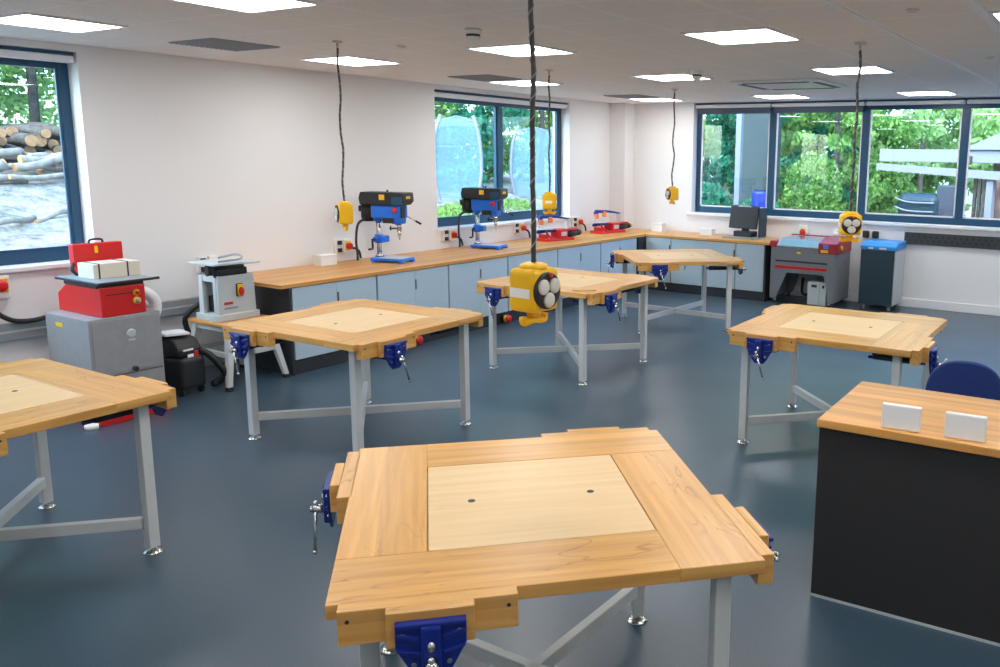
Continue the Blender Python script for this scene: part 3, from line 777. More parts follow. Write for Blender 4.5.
# computer on the back worktop
r = empty('computer', (-4.93, 11.32, WT), R(-8), 'black computer with tilted dark screen on the right end of the back worktop', 'computer')
MB().box(-.26, .26, -.18, .16, 0, .022, .006).build('keyboard_deck', M['trunk'], r)
MB().box(-.15, .15, -.06, .12, .022, .10, .012).box(-.05, .05, .0, .06, .10, .2, .008).build('dock', M['black'], r)
tl = T(0, -.02, .30) @ Matrix.Rotation(R(-10), 4, 'X')
sc = MB().box(-.235, .225, -.012, .035, -.165, .17, .012, mtx=tl).build('screen', M['black'], r)
MB().box(-.215, .205, -.0135, -.0115, -.145, .135, mtx=tl).build('display', M['screen'], sc)
MB().prism([(-.12, .147), (.12, .147), (.08, .165), (-.08, .165)], -.0145, -.0118, 'y', mtx=tl).build('bezel_arch', M['lightgrey'], sc)
MB().box(.227, .25, -.0, .20, .02, .44, .006).build('side_panel', M['teal'], r)

# ------------------------------------------------------------------ laser cutter, PC and extractor
r = empty('laser_cutter', (-4.36, 10.95, 0), 0, 'grey and dark red laser cutter standing below the back window', 'laser cutter')
w, d = .9, .68
def lz(x0, x1, y0, y1, z0, z1, **k): return MB().box(x0, x1, y0, y1, z0, z1, **k)
body = MB()
body.prism([(0, .06), (.09, .06), (.24, .43), (.76, .43), (.84, .06), (w, .06), (w, .78), (0, .78)], 0, .03, 'y', bev=.003)
body.prism([(0, .06), (.09, .06), (.2, .43), (.76, .43), (.84, .06), (w, .06), (w, .78), (0, .78)], d-.03, d, 'y', bev=.003)
body.box(0, .03, .03, d-.03, .06, .78); body.box(w-.03, w, .03, d-.03, .06, .78); body.box(.03, w-.03, .03, d-.03, .43, .78)
body.build('body', M['lasergrey'], r)
MB().box(.07, .80, -.006, .002, .575, .60, .002).build('drawer_groove', M['dark'], r)
MB().box(.07, .80, -.01, .002, .485, .525, .003).build('front_strip', M['red'], r)
MB().prism([(.36, .71), (.40, .728), (.44, .71), (.40, .695)], -.004, .002, 'y').build('warning_label', M['yellow'], r)
lid = MB(); lid.prism([(.0, .78), (.12, .87), (d-.02, .89), (d-.02, .78)], .06, w-.22, 'x', bev=.006)
lid.build('lid', M['lightgrey'], r)
ld = lid
MB().prism([(.02, .802), (.115, .874), (.5, .892), (.5, .896), (.11, .881), (.012, .806)], .1, w-.26, 'x').build('lid_window', M['glass'], r)
MB().box(.08, w-.24, -.012, .02, .775, .80, .004).build('lid_handle', M['chrome'], r)
MB().box(-.015, .075, -.02, d-.03, .77, .855, .01).build('left_trim', M['darkred'], r)
MB().box(.05, w-.2, d-.06, d-.01, .84, .905, .01).build('rear_trim', M['darkred'], r)
cp = MB(); cp.prism([(-.02, .72), (-.02, .86), (.22, .92), (d-.05, .92), (d-.05, .72)], w-.23, w+.03, 'x', bev=.012)
cpo = cp.build('control_panel', M['darkred'], r)
MB().box(w-.19, w-.09, -.024, -.018, .735, .775, .004).build('key_plate', M['yellow'], cpo)
MB().box(w-.16, w-.09, -.024, -.018, .79, .84, .004).build('display', M['skyblue'], cpo)
MB().lathe([(.03, 0), (.034, .02), (.02, .03)], 16, mtx=T(w+.03, .12, .8) @ Matrix.Rotation(R(90), 4, 'Y')).build('stop_button', M['yellow'], cpo)
for x in (.06, w-.06):
    for y in (.06, d-.06):
        MB().cyl((x-.014, y, .03), (x+.014, y, .03), .03, n=16).box(x-.02, x+.02, y-.015, y+.015, .045, .07).build('caster', M['chrome'], r)
MB().tube([(.3, .5, .3), (.33, .4, .12), (.42, .35, .1), (.5, .42, .2), (.52, .5, .3)], .02, 8).build('hose', M['rubber'], r)
r = empty('computer_tower', (-3.70, 10.99, 0), 0, 'pale grey computer tower on the floor under the laser cutter', 'computer tower')
MB().box(-.13, .13, 0, .42, .012, .33, .006).build('case', M['lightgrey'], r)
for q in ((-.075, 0, .255, .29), (.075, .105, .25, .29)): MB().box(q[0], q[1], -.003, .002, q[2], q[3]).build('drive_slot', M['black'], r)
MB().box(.035, .042, -.003, .002, .02, .325).build('panel_seam', M['trunk'], r)
for sx in (-.1, .1):
    MB().box(sx-.02, sx+.02, .05, .37, 0, .013).build('foot', M['black'], r)

r = empty('fume_extractor', (-3.17, 11.13, 0), 0, 'dark extractor cabinet with bright blue top, right of the laser cutter', 'extractor')
w, d = .45, .52
MB().box(.0, w, .012, d, .07, .80, .012).build('body', M['lightgrey'], r)
MB().box(.0, w-.01, -.004, .02, .075, .80, .005).build('front_door', M['teal'], r)
tp = MB(); tp.prism([(-.01, .80), (-.01, .855), (.10, .90), (d+.005, .90), (d+.005, .80)], -.01, w+.01, 'x', bev=.012)
tp.build('top_cover', M['skyblue'], r)
MB().box(w-.03, w-.005, -.014, -.002, .66, .74, .003).build('latch', M['black'], r)
MB().box(.1, .16, -.0135, -.009, .815, .835).box(.24, .33, -.0135, -.009, .815, .835).build('control_label', M['white'], r)
for x in (.06, w-.06):
    for y in (.06, d-.06):
        MB().cyl((x-.014, y, .033), (x+.014, y, .033), .033, n=16).box(x-.02, x+.02, y-.015, y+.015, .045, .075).build('caster', M['trunk'], r)

# ------------------------------------------------------------------ red sanding machine on its grey cabinet
r = empty('sanding_machine', (-6.95, 3.08, 0), 0, 'red sanding machine on a grey cabinet below the left window', 'machine')
# local: x 0..0.6 toward the room, y 0..0.55 along the wall
cab = MB().box(0, .6, 0, .52, .03, .767, .006)
cb = cab.build('cabinet', M['grey'], r)
MB().box(.598, .603, .015, .505, .33, .336).build('door_seam', M['dark'], cb)
MB().box(.6, .606, .02, .50, .345, .75, .003).build('door', M['grey'], cb)
MB().lathe([(.034, 0), (.034, .004), (.02, .004)], 24, mtx=T(.607, .29, .63) @ Matrix.Rotation(R(90), 4, 'Y')).build('round_badge', M['lightgrey'], cb)
MB().box(.606, .609, .265, .315, .575, .59).build('badge_plate', M['lightgrey'], cb)
MB().cyl((.6, .29, .365), (.63, .29, .365), .016).ball((.635, .29, .365), .02).build('knob', M['black'], cb)
MB().box(.15, .24, -.003, .001, .68, .71).build('warning_label', M['yellow'], cb)
MB().box(.3, .68, -.01, .5, 0, .10, .008).build('foot_pedal', M['red'], r)
MB().cyl((.66, -.07, .0), (.66, -.07, .03), .045).build('levelling_foot', M['white'], r)
bd = MB()
bd.prism([(-.02, .768), (.585, .768), (.585, .985), (.12, .985), (-.02, .90)], .11, .43, 'y', bev=.008)
bo = bd.build('machine_body', M['red'], r)
for z, rr in ((.925, .024), (.865, .028)):
    MB().lathe([(rr, 0), (rr, .012), (rr*.5, .018)], 20, mtx=T(.586, .36, z) @ Matrix.Rotation(R(90), 4, 'Y')).build('switch', M['yellow'], bo)
    MB().lathe([(rr*.6, 0), (rr*.6, .02), (rr*.3, .024)], 16, mtx=T(.59, .36, z) @ Matrix.Rotation(R(90), 4, 'Y')).build('switch_knob', M['red'] if z > .9 else M['trunk'], bo)
MB().box(.5835, .588, .15, .34, .925, .932).build('slot', M['black'], bo)
tb = MB().box(.02, .62, .08, .49, 1.008, 1.026, .005).build('table', M['black'], r)
MB().box(.1, .56, .10, .44, .975, 1.010, .01).build('table_support', M['black'], tb)
tp = MB().box(.028, .612, .088, .482, 1.0255, 1.029).build('table_surface', M['trunk'], tb)
MB().box(.585, .6, .49, .54, 1.006, 1.026, .004).build('table_lever', M['black'], tb)
bp = MB().prism([(.22, 1.024), (.50, 1.024), (.55, 1.08), (.55, 1.26), (.19, 1.26), (.19, 1.12)], .03, .10, 'x', bev=.005)
bpo = bp.build('back_housing', M['red'], r)
MB().tube([(.07, .32, 1.255), (.07, .33, 1.285), (.07, .41, 1.285), (.07, .42, 1.255)], .008, 8).build('carry_handle', M['black'], bpo)
MB().box(.0995, .103, .34, .365, 1.185, 1.24).build('warning_label', M['yellow'], bpo)
MB().tube([(.08, .195, 1.12), (.11, .165, 1.075), (.12, .20, 1.03)], .013, 8).build('cable', M['rubber'], bpo)
gd = MB().box(.2, .42, .16, .50, 1.029, 1.138, .004)
gdo = gd.build('guard_box', M['beige'], r)
for y in (.195, .40): MB().box(.197, .423, y, y+.010, 1.029, 1.141).build('guard_strap', M['black'], gdo)
MB().tube([(.3, .42, .91), (.3, .56, .88), (.28, .66, .80), (.27, .66, .69), (.25, .57, .60)], .045, 14).build('dust_hose', M['white'], r)

# ------------------------------------------------------------------ black vacuum extractor on the floor
r = empty('vacuum_extractor', (-6.70, 3.90, 0), R(8), 'black vacuum extractor on the floor beside the grey cabinet', 'vacuum')
r.scale = (.95, .78, 1.05)
vb = MB().box(-.17, .21, -.15, .15, .05, .30, .035, 3)
vb.build('tank', M['black'], r)
hdv = MB(); hdv.prism([(-.17, .295), (.17, .295), (.19, .36), (.12, .44), (-.10, .47), (-.17, .42)], -.14, .14, 'y', bev=.025)
hv = hdv.build('motor_head', M['black'], r)
MB().box(.168, .186, -.09, .03, .352, .366, .002).build('name_strip', M['white'], hv)
MB().box(.185, .194, .03, .08, .295, .345, .004).build('red_switch', M['red'], hv)
MB().box(.19, .196, -.05, .02, .30, .325, .002).build('label', M['white'], hv)
tr = MB().prism([(-.14, -.11), (.05, -.15), (.14, .05), (-.05, .12)], .465, .485, 'z', bev=.004).build('tool_tray', M['white'], r)
MB().tube([(.10, .1, .34), (.22, .17, .30), (.32, .26, .15), (.34, .31, .035)], .03, 12).build('intake_pipe', M['black'], r)
MB().cyl((-.12, -.13, .07), (-.12, -.165, .07), .07).cyl((-.12, .13, .07), (-.12, .165, .07), .07).cyl((.16, -.1, .03), (.16, -.13, .03), .03).cyl((.16, .1, .03), (.16, .13, .03), .03).build('wheel', M['rubber'], r)
tag(MB().tube([(-6.80, 4.06, .36), (-6.86, 4.16, .20), (-6.95, 4.24, .14), (-7.02, 4.25, .30), (-7.02, 4.19, .5), (-6.98, 4.22, .60), (-6.92, 4.27, .66)], .022, 12).build('suction_hose', M['rubber']),
    'black suction hose looping up to the grey thicknesser', 'hose')
tag(MB().tube([(-6.62, 4.16, .025), (-6.72, 4.3, .03), (-6.86, 4.48, .1), (-6.98, 4.6, .2)], .028, 12).build('floor_hose', M['rubber']), 'thick black hose lying on the floor under the thicknesser stand', 'hose')

# ------------------------------------------------------------------ planer thicknesser on stand
r = empty('machine_stand', (-6.66, 4.41, 0), 0, 'low steel-legged stand with wooden top carrying the grey thicknesser', 'stand')
MB().box(-.29, .25, -.24, .24, .522, .548, .003, 1).build('top', M['top'], r)
MB().box(-.26, .22, -.205, .205, .47, .522, .003).build('frame', M['steel'], r)
for sx, sy in ((-1, -1), (1, -1), (1, 1), (-1, 1)):
    tpx, tpy = (.2 if sx > 0 else -.24), sy*.18; btx, bty = (.29 if sx > 0 else -.32), sy*.275
    lg = MB(); bm = bmesh.new()
    q = .028
    vs = []
    for (cx, cy, z, s) in ((btx, bty, .02, .019), (tpx, tpy, .50, .03)):
        vs.append([bm.verts.new((cx+a*s, cy+b*s, z)) for a, b in ((-1, -1), (1, -1), (1, 1), (-1, 1))])
    bm.faces.new(vs[0][::-1]); bm.faces.new(vs[1])
    for k in range(4): bm.faces.new((vs[0][k], vs[0][(k+1) % 4], vs[1][(k+1) % 4], vs[1][k]))
    lg._add(bm)
    lo = lg.build('leg', M['steel'], r)
    MB().box(btx-.023, btx+.023, bty-.023, bty+.023, 0, .035, .004).build('rubber_foot', M['rubber'], lo)
for sy in (-1, 1): MB().box(-.28, .24, sy*.222-.012, sy*.222+.012, .26, .305, .003).build('stretcher', M['steel'], r)
for x in (-.28, .24): MB().box(x-.012, x+.012, -.22, .22, .26, .305, .003).build('stretcher', M['steel'], r)

r = empty('planer_thicknesser', (-6.70, 4.39, .548), 0, 'light grey planer thicknesser on the wooden-topped stand', 'planer')
r.scale = (.80, .88, 1.32)
# local x toward the room, y along the wall
b = MB().box(-.19, .19, -.225, .225, 0, .045, .006)
b.prism([(-.2, .04), (.2, .04), (.19, .29), (-.19, .29)], .14, .17, 'x', bev=.004)
b.prism([(-.2, .04), (.2, .04), (.19, .29), (-.19, .29)], -.17, -.14, 'x', bev=.004)
b.box(-.14, .14, .16, .2, .04, .29, .004); b.box(-.14, -.09, -.2, -.16, .04, .29, .004); b.box(.09, .14, -.2, -.16, .04, .29, .004); b.box(-.14, .14, -.19, -.15, .25, .29, .004)
bo = b.build('housing', M['lightgrey'], r)
MB().box(-.1, .1, -.14, .15, .05, .15, .01).build('feed_rollers', M['black'], r)
MB().box(.168, .185, -.01, .06, .15, .235, .006).build('switch_box', M['black'], bo)
MB().box(.185, .19, .0, .055, .155, .23, .004).build('switch_plate', M['yellow'], bo)
MB().lathe([(.026, 0), (.026, .015), (.015, .02)], 18, mtx=T(.19, .035, .185) @ Matrix.Rotation(R(90), 4, 'Y')).build('rotary_knob', M['red'], bo)
MB().box(.172, .176, -.14, -.05, .105, .122).build('maker_strip', M['red'], bo)
MB().box(.172, .176, -.14, .0, .075, .088).build('model_strip', M['trunk'], bo)
ct = MB().cyl((0, -.2, .322), (0, .18, .322), .036, n=20).box(-.08, .1, -.17, .17, .285, .33, .01).build('cutter_block', M['black'], r)
MB().prism([(-.22, -.25), (.24, -.27), (.26, .02), (-.2, .02)], .365, .378, 'z', bev=.003).prism([(-.2, .05), (.25, .05), (.24, .23), (-.18, .21)], .358, .371, 'z', bev=.003).build('planer_table', M['lightgrey'], r)
MB().tube([(-.2, .05, .38), (.0, .12, .41), (.2, .05, .395), (.22, -.2, .39)], .007, 8).build('guard_rail', M['trunk'], r)
MB().cyl((.14, -.2, .29), (.19, -.235, .37), .012).build('table_bracket', M['black'], r)

# ------------------------------------------------------------------ teacher's desk, blocks, chair
r = empty('desk', (-1.145, 3.535, 0), R(1.5), 'dark fronted desk with beech top at the right edge', 'desk')
L = 1.75
MB().box(-.004, L+.03, -.028, .725, .812, .85, .003, 1).build('desktop', M['top'], r)
MB().box(0, L, 0, .02, .012, .812, .002, 1).build('front_panel', M['desk'], r)
for x in (0, L-.02): MB().box(x, x+.02, .02, .68, .0, .812, .002, 1).build('side_panel', M['desk'], r)
MB().box(0, L, -.002, .018, 0, .012).build('bottom_trim', M['lightgrey'], r)
for x, y, a, l in ((-.80, 3.56, 4, 'white block standing on the desk, left of the pair'), (-.545, 3.575, 4, 'white block standing on the desk, right of the pair')):
    r = empty('white_block', (x, y, .85), R(a), l, 'block', 'white blocks on the desk')
    MB().box(-.08, .08, -.016, .012, 0, .108, .006, 2).build('body', M['white'], r)
    MB().box(-.074, .074, .012, .022, .004, .104, .003).build('back_plate', M['trimwhite'], r)

r = empty('office_chair', (-.735, 4.66, 0), R(8), 'dark blue office chair behind the desk', 'chair')
def rounded(w, h, n=10, p=2.6):
    pts = []
    for k in range(40):
        a = 2*math.pi*k/40; c, s = math.cos(a), math.sin(a)
        pts.append((w*math.copysign(abs(c)**(2/p), c), h*math.copysign(abs(s)**(2/p), s)))
    return pts
MB().prism(rounded(.205, .22), -.025, .03, 'y', mtx=T(0, .2, .665) @ Matrix.Rotation(R(-6), 4, 'X'), bev=.012).build('backrest', M['navy'], r)
MB().prism(rounded(.235, .22), .44, .50, 'z', bev=.012).build('seat', M['navy'], r)
MB().box(-.03, .03, .2, .225, .42, .62, .006).box(-.03, .03, .0, .22, .415, .44, .004).cyl((0, 0, .1), (0, 0, .44), .028).build('column', M['black'], r)
for k in range(5):
    a = k*2*math.pi/5
    lg = MB().box(.02, .29, -.02, .02, .07, .10, .006, mtx=Rz(a)).build('leg', M['black'], r)
    MB().cyl((.27, -.018, .033), (.27, .018, .033), .033, n=16, mtx=Rz(a)).box(.26, .28, -.01, .01, .04, .075, mtx=Rz(a)).build('caster', M['rubber'], lg)

# thin flat brown piece laid by the vise of the middle bench
tag(MB().prism([(-.11, -.02), (-.02, -.03), (.1, -.02), (.09, .015), (0, .03), (-.1, .01)], 0, .012, 'z', bev=.002, mtx=Rz(R(35))).build('brown_piece', M['edge']), 'thin flat brown piece lying on the middle workbench', 'offcut').location = (-4.08, 6.0, BT+.001)

# ------------------------------------------------------------------ outside
def gz(x, y):
    if y > 12.2 and x > -8: return -.05 + .02*math.sin(x*2+y)
    b = max(0, min(1, (-7.7-x)/5.0))
    k = max(0, min(1, (y-6.5)/2.5))
    fl = max(0, min(1, (y-11.5)/2))
    h1 = .72 + 1.12*b; h2 = .80 + .45*b
    h = h1*(1-k) + h2*k
    return h + .03*math.sin(x*3.1+y*2.3) + .02*math.sin(7*x-5*y)
g = MB(); bm = bmesh.new(); nx, ny = 70, 110; grid = []
for j in range(ny+1):
    row = []
    for i in range(nx+1):
        x = -26 + (-7.62+26)*i/nx; y = -6 + 34*j/ny
        z = gz(x, y) + rnd.uniform(-.025, .025)
        row.append(bm.verts.new((x, y, z)))
    grid.append(row)
for j in range(ny):
    for i in range(nx): bm.faces.new((grid[j][i], grid[j][i+1], grid[j+1][i+1], grid[j+1][i]))
g._add(bm, smooth=True); go = g.build('ground_bank', M['ground']); go['kind'] = 'structure'
g = MB().box(-7.62, 12, 12.02, 40, -.3, -.05); go = g.build('ground_yard', M['ground']); go['kind'] = 'structure'

def log(p0, p1, rr, pale, label='sawn log in the heap on the bank outside the left window', group='logs in the heap outside'):
    p0, p1 = Vector(p0), Vector(p1)
    o = empty('log', p0, 0, label, 'log', group); d = p1-p0
    n = 7; ph = rnd.uniform(0, 6)
    pts = [d*(k/n) + Vector((0, 0, .02*math.sin(ph+k))) for k in range(n+1)]
    MB().tube(pts, lambda q: rr*(1+.06*math.sin(5*q+ph)), 14, sub=2).build('bark', M['barkpale' if pale else 'bark'], o)
    u = d.normalized()
    MB().cyl(pts[0]-u*.0, pts[0]-u*.012, rr*.93, n=18).cyl(pts[-1], pts[-1]+u*.012, rr*.93, n=18).build('cut_end', M['cutwood'], o)
heap = []
for row, (n, y0, st) in enumerate(((17, 3.8, .18), (13, 4.0, .19), (6, 4.5, .26))):
    for k in range(n): heap.append((y0 + k*st + rnd.uniform(-.025, .025), row*.135 + rnd.uniform(-.02, .02), rnd.uniform(.058, .082)))
for y, dz, rr in heap:
    x0 = -12.1 + rnd.uniform(-.2, .2); z = 1.80 + .02 + rr + dz
    log((x0, y, z), (x0-1.5, y+rnd.uniform(-.01, .01), z+.05), rr, False)
for k in range(30):
    x = rnd.uniform(-11.85, -10.9); y = 3.5 + k*.115; a = rnd.uniform(-.5, .5); L2 = rnd.uniform(.6, 1.2); lift = rnd.uniform(.05, .26)*(1 if x < -11.2 else .4)
    p = Vector((x, y, gz(x, y)+lift)); q = p + Vector((-abs(math.sin(a))*L2*.7, math.cos(a)*L2, rnd.uniform(-.1, .22)))
    log(p, q, rnd.uniform(.03, .07), True, 'pale weathered log tumbled in front of the sawn log ends', 'loose pale logs on the bank')
for (x, y, L2) in ((-9.6, 3.7, .7), (-9.9, 4.4, .6)):
    log((x, y, gz(x, y)+.03), (x-.35, y+L2, gz(x-.35, y+L2)+.06), .03, True, 'thin pale branch lying on the stony bank below the log heap', 'branches on the bank')

def tree(name, x, y, z, blobs, n, leaf, size, label, trunk=None, cat='tree', group=None):
    r = empty(name, (x, y, z), 0, label, cat, group)
    mb = MB(); rr = random.Random(int(abs(x*131+y*17)*10))
    V, F = [], []
    tw = sum(b[3]*b[4]*b[5] for b in blobs)
    for (bx, by, bz, sx, sy, sz) in blobs:
        for _ in range(int(2.6*n*sx*sy*sz/tw)):
            while True:
                p = Vector((rr.uniform(-1, 1), rr.uniform(-1, 1), rr.uniform(-1, 1)))
                if .45 < p.length < 1: break
            p = Vector((bx+p.x*sx, by+p.y*sy, bz+p.z*sz))
            if p.z < .02: continue
            a = Vector((rr.gauss(0, 1), rr.gauss(0, 1), rr.gauss(0, .6))).normalized(); c = a.orthogonal().normalized()
            c = Matrix.Rotation(rr.uniform(0, 6.28), 3, a) @ c
            s = size*.62*rr.uniform(.5, 1.4); e = a.cross(c)
            o = len(V); V += [p-c*s*.5, p+e*s*.28, p+c*s*.5, p-e*s*.28]; F.append((o, o+1, o+2, o+3))
    me = bpy.data.meshes.new('foliage'); me.from_pydata([tuple(v) for v in V], [], F); me.materials.append(leaf)
    f = bpy.data.objects.new('foliage', me); C.objects.link(f); f.parent = r
    if trunk:
        t = MB()
        for pts, r0 in trunk: t.tube(pts, lambda q, r0=r0: r0*(1-.5*q), 8, sub=3)
        t.build('trunk', M['barkpale'] if name == 'shrub' else M['bark'], r)
    return r
Tk = lambda h, r=.12: [([(0, 0, -.1), (.05, .02, h*.5), (0, 0, h)], r)]
def hedge(x0, y0, x1, y1, z, h, n, leaf, size, label):
    q = random.Random(int(x0*13+y1*7)); bl = []; L2 = math.hypot(x1-x0, y1-y0); m = int(L2*h*2.2)
    for k in range(m):
        t = q.uniform(-.5, .5); s_ = q.uniform(.3, .6)
        bl.append(((x1-x0)*t + q.uniform(-.3, .3), (y1-y0)*t + q.uniform(-.3, .3), h*q.uniform(.02, .98), s_*1.2, s_*1.2, s_))
    return tree('hedge', (x0+x1)/2, (y0+y1)/2, z, bl, n, leaf, size, label, None, 'hedge')
def big(x, y, z, h, w, n, leaf, size, label, low=True):
    q = random.Random(int(x*37+y*91)); bl = []
    for k in range(60):
        a = q.uniform(0, 6.283); t = q.uniform(.03 if low else .3, 1)
        rad = w*(1.05 if t < .6 else 1.05*(1-((t-.6)/.4)**2)**.5)*q.uniform(.45, 1)
        s_ = q.uniform(.2, .42)*(w/1.8)
        bl.append((rad*math.cos(a), rad*math.sin(a)*.9, h*t, s_*1.3, s_*1.2, s_*.85))
    return tree('tree', x, y, z, bl, n*1.25, leaf, size*.85, label, Tk(h*.8, .08))
# beyond the left window
big(-15.2, 3.8, 1.7, 6.5, 2.0, 6500, M['leaf'], .2, 'green tree behind the log heap at the left picture edge')
big(-14.6, 6.6, 1.7, 6.5, 1.9, 6500, M['leaf'], .2, 'green tree behind the right end of the log heap')
big(-16.8, 5.4, 1.7, 7.5, 2.6, 6500, M['leafpale'], .24, 'pale green tree standing between and behind the log heap trees')
hedge(-16.2, 1.5, -16.2, 9.5, 1.7, 3.6, 10000, M['leafpale'], .18, 'dense green hedge behind the log heap and its trees')
# beyond the second window
hedge(-16.5, 10, -15.5, 22, 1.1, 3.6, 5600, M['leafteal'], .26, 'dense blue-green hedge behind the netted frames')
big(-13.2, 11.8, 1.2, 5, 1.7, 3200, M['leaf'], .26, 'green tree behind the left netted frame')
big(-13.8, 14.5, 1.2, 5.5, 2.0, 3200, M['leafteal'], .28, 'blue-green tree between the netted frames')
big(-13.2, 17.4, 1.2, 5.5, 2.0, 3200, M['leaf'], .28, 'green tree behind the right netted frame')
big(-15.8, 20.5, 1.2, 6.5, 2.6, 3000, M['leafpale'], .34, 'pale tree farthest off through the second window')
for k, (x, y, l) in enumerate(((-9.4, 9.7, 'low plant outside at the left of the second window'), (-9.6, 10.6, 'low plant outside behind the second drill press'), (-9.8, 12.0, 'low plant outside at the right of the second window'))):
    tree('low_plant', x, y, gz(x, y), [(0, 0, .06, .45, .5, .15)], 420, M['grass'], .09, l, cat='plant')
def net_frame(x, y, z, w, h, l):
    r = empty('netted_frame', (x, y, z), R(-32), l, 'netted frame', 'netted frames outside the second window')
    for s in (-1, 1):
        MB().tube([(0, s*w*.42, -.05), (0, s*w*.56, h*.35), (0, s*w*.52, h*.75), (0, s*w*.38, h)], .035, 8).build('bowed_post', M['fascia'], r)
    MB().tube([(0, -w*.38, h*.93), (0, 0, h*.98), (0, w*.38, h*.93)], .012, 8).build('top_wire', M['fascia'], r)
    n = MB(); n.prism([(-w*.42, .02), (w*.42, .02), (w*.55, h*.35), (w*.51, h*.75), (w*.38, h*.95), (0, h), (-w*.38, h*.95), (-w*.51, h*.75), (-w*.55, h*.35)], -.004, .004, 'x')
    n.build('net', M['netting'], r)
net_frame(-11.0, 11.98, gz(-11, 11.98)-.05, .80, 1.6, 'pale netted frame with bowed white posts seen left of the window mullion')
net_frame(-11.0, 14.3, gz(-11, 14.3)-.05, .92, 1.5, 'pale netted frame with bowed white posts seen right of the window mullion')

# beyond the back window
hedge(-13, 23.2, -5, 24.4, 0, 5.0, 6500, M['leaf'], .28, 'tall dense hedge behind the trees beyond the left back panes')
hedge(-5.2, 24.6, 4, 24.8, 0, 5.0, 5500, M['leafpale'], .30, 'tall pale hedge behind the white canopy and building')
big(-8.6, 16.9, 0, 5.6, 1.6, 4200, M['leafteal'], .24, 'dark blue-green tree at the left end of the back window')
big(-7.6, 19.0, 0, 6.2, 1.9, 4200, M['leafteal'], .26, 'blue-green tree behind the grey post outside')
big(-5.7, 17.6, 0, 5.2, 1.5, 4200, M['leaf'], .22, 'bright green tree filling the second back window pane')
big(-4.6, 20.5, 0, 6.8, 2.2, 4200, M['leafpale'], .3, 'pale green tree behind the white canopy')
big(-2.4, 22.5, 0, 7.0, 2.6, 4000, M['leafpale'], .34, 'pale green tree behind the white gabled building')
big(-10.6, 21.5, 0, 7.5, 2.6, 3600, M['leaf'], .34, 'tall green tree in the distance behind the blue-green trees')
big(-7.2, 23.5, 0, 8.0, 2.8, 3600, M['leafpale'], .36, 'tall pale tree in the distance beyond the second pane')
tree('shrub', -5.35, 15.4, 0, [(0, 0, 1.4, .55, .5, .7), (.25, 0, .7, .5, .4, .5), (-.35, .1, .9, .4, .4, .5)], 1500, M['leaf'], .14, 'loose shrub with bare pale branches outside the second back pane',
     [([(-.2, 0, 0), (-.05, 0, .8), (.25, 0, 1.7)], .03), ([(.0, 0, 0), (.12, 0, .9), (.45, 0, 1.8)], .025), ([(-.1, 0, 0), (-.3, 0, .8), (-.35, 0, 1.5)], .025)], 'shrub')
tree('shrub', -6.4, 15.2, 0, [(0, 0, .6, .75, .5, .6)], 1000, M['leafteal'], .13, 'low dark shrub outside the first back pane', None, 'shrub')
tree('shrub', -4.2, 14.9, 0, [(0, 0, .5, .5, .5, .55)], 900, M['leaf'], .13, 'low shrub outside left of the white canopy', None, 'shrub')
tag(MB().box(-6.78, -6.67, 15.0, 15.11, -.05, 3.2, .01).build('grey_post', M['roofgrey']), 'tall grey-blue post outside the first back pane', 'post')
r = empty('garden_shed', (-6.72, 15.9, -.05), 0, 'dark grey shed wall behind the post outside the first back pane', 'shed')
MB().box(-.36, .36, 0, .35, 0, 3.0).build('wall', M['shed'], r)
MB().prism([(-.42, 3.0), (.42, 3.0), (.42, 3.07), (-.42, 3.2)], -.1, .45, 'y').build('roof', M['roofgrey'], r)
# canopy and building
r = empty('canopy_building', (-4.27, 15.9, -.05), R(-18), 'white canopy and gabled brick building outside the right of the back window', 'building')
MB().box(0, 2.9, -.05, .12, 1.98, 2.20, .01).build('fascia_board', M['fascia'], r)
MB().prism([(0, 1.83), (2.9, 1.68), (2.9, 1.82), (0, 1.95)], -.12, -.05, 'y').build('lower_beam', M['fascia'], r)
MB().box(0, 2.9, .12, 1.6, 2.15, 2.2).build('canopy_roof', M['roofgrey'], r)
MB().box(2.07, 2.19, -.06, .06, 0, 1.72, .01).build('post', M['fascia'], r)
MB().box(2.0, 5.0, .3, .6, 0, 2.15).build('wall', M['brick'], r)
gb = MB().prism([(1.62, 2.2), (2.6, 2.62), (5.4, 2.62), (5.4, 2.2)], -.1, 1.8, 'y').build('gable', M['fascia'], r)
MB().box(1.62, 1.8, -.13, -.05, 1.95, 2.1, .02).build('lamp', M['bark'], r)
for x in (1.80, 1.88, 1.96, 2.04): MB().box(x-.025, x+.025, .1, .15, 0, 1.72).build('slat_post', M['bark'], r)
r = empty('drum', (-6.12, 14.75, -.05), 0, 'bright blue drum among the shrubs outside the first back pane', 'drum')
MB().lathe([(.15, 0), (.17, .03), (.17, .45), (.18, .47), (.17, .49), (.17, .92), (.18, .94), (.17, .96), (.17, 1.36), (.15, 1.42)], 24).build('barrel', M['castblue'], r)
MB().cyl((0, 0, 1.42), (0, 0, 1.44), .13).build('lid', M['black'], r)
r = empty('trailer', (-3.42, 15.1, -.05), R(-15), 'dark covered trailer with white curved rails below the canopy', 'trailer')
MB().box(-.36, .4, 0, .5, .5, 1.45, .12, 3).build('cover', M['teal'], r)
for z in (1.15, 1.3): MB().tube([(-.36, -.03, z+.06), (-.1, -.05, z), (.36, -.03, z)], .014, 8).build('rail', M['fascia'], r)
MB().cyl((-.1, .1, .3), (-.1, .25, .3), .3, n=24).build('wheel', M['rubber'], r)
MB().box(-.36, .4, .1, .5, .42, .52, .01).build('chassis', M['trunk'], r)
r = empty('ramp_cover', (-2.92, 15.05, -.05), R(-15), 'grey sloping cover right of the dark trailer', 'cover')
MB().prism([(-.30, 0), (.20, 0), (.20, 1.55), (.14, 1.6), (-.15, 1.6)], 0, .3, 'y', bev=.02).build('sheet', M['sheet'], r)
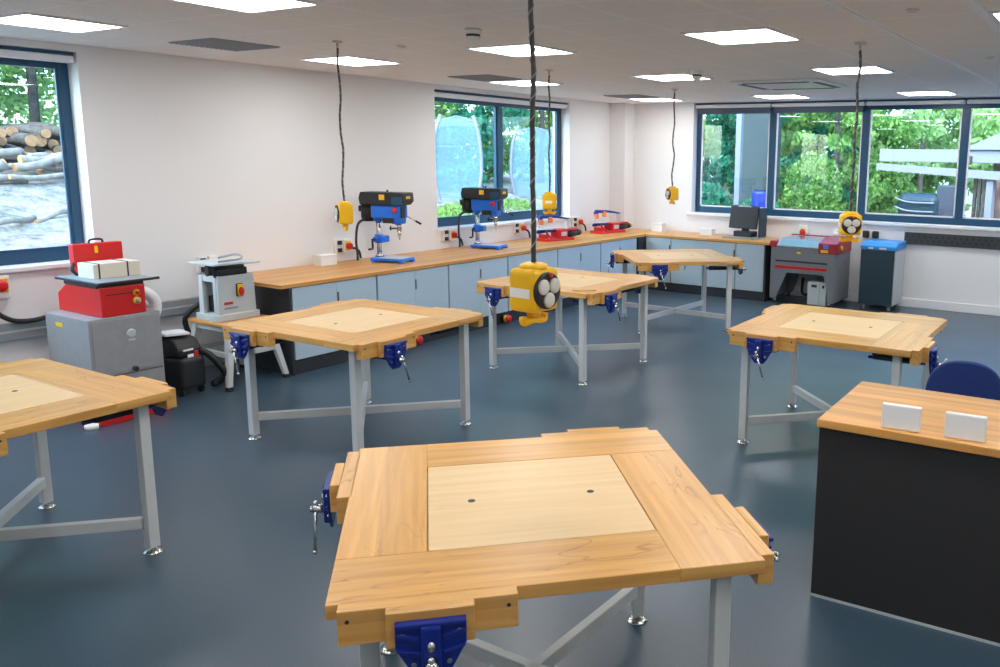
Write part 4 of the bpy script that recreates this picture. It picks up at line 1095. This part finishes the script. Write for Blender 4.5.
tag(MB().prism([(-.5, 1.0), (.4, .8), (.4, .86), (-.5, 1.07)], 0, .1, 'y').build('handrail', M['fascia']), 'white sloping handrail left of the trailer', 'handrail').location = (-4.25, 14.6, 0)

# ------------------------------------------------------------------ light
w = bpy.data.worlds.new('World'); bpy.context.scene.world = w; w.use_nodes = True
nt = w.node_tree; bg = nt.nodes['Background']
sky = nt.nodes.new('ShaderNodeTexSky'); sky.sky_type = 'NISHITA'; sky.sun_disc = False
sky.sun_elevation = R(42); sky.sun_rotation = R(200); sky.air_density = 1.0; sky.dust_density = 2.0
tint = nt.nodes.new('ShaderNodeMix'); tint.data_type = 'RGBA'; tint.blend_type = 'MULTIPLY'; tint.inputs[0].default_value = 1
tint.inputs[7].default_value = (.93, 1.0, 1.08, 1)
nt.links.new(sky.outputs[0], tint.inputs[6]); nt.links.new(tint.outputs[2], bg.inputs[0]); bg.inputs[1].default_value = 1.45
sl = bpy.data.lights.new('sun', 'SUN'); sl.energy = 4.0; sl.angle = R(3); sl.color = (1, .95, .88)
so = bpy.data.objects.new('sun', sl); C.objects.link(so)
so.rotation_euler = Vector((-.55, .62, -.75)).to_track_quat('-Z', 'Y').to_euler(); so.location = (6, -8, 12)

# ------------------------------------------------------------------ camera
f, cx, cy = 849.857, 633.42, 302.158; yaw, pitch, roll = .53928, .171465, -.0144513
cd = bpy.data.cameras.new('camera'); cam = bpy.data.objects.new('camera', cd); C.objects.link(cam)
cd.sensor_fit = 'HORIZONTAL'; cd.sensor_width = 36; cd.lens = 36*f/1000
cd.shift_x = -(cx-500)/1000; cd.shift_y = (cy-333.5)/1000
cd.clip_start = .05; cd.clip_end = 200
fwd = Vector((-math.sin(yaw)*math.cos(pitch), math.cos(yaw)*math.cos(pitch), -math.sin(pitch)))
right = Vector((math.cos(yaw), math.sin(yaw), 0)); up = right.cross(fwd)
# image rotated by roll: x' = x cos - y sin
r2 = right*math.cos(roll) - up*math.sin(roll); u2 = right*math.sin(roll) + up*math.cos(roll)
mt = Matrix((r2, u2, -fwd)).transposed().to_4x4(); mt.translation = (0, 0, 1.9819)
cam.matrix_world = mt
sc = bpy.context.scene; sc.camera = cam
sc.cycles.diffuse_bounces = 8; sc.cycles.max_bounces = 14; sc.cycles.transparent_max_bounces = 16
sc.view_settings.view_transform = 'Standard'; sc.view_settings.look = 'None'; sc.view_settings.gamma = 1
sc.view_settings.use_curve_mapping = False
sc.view_settings.exposure = 0.05
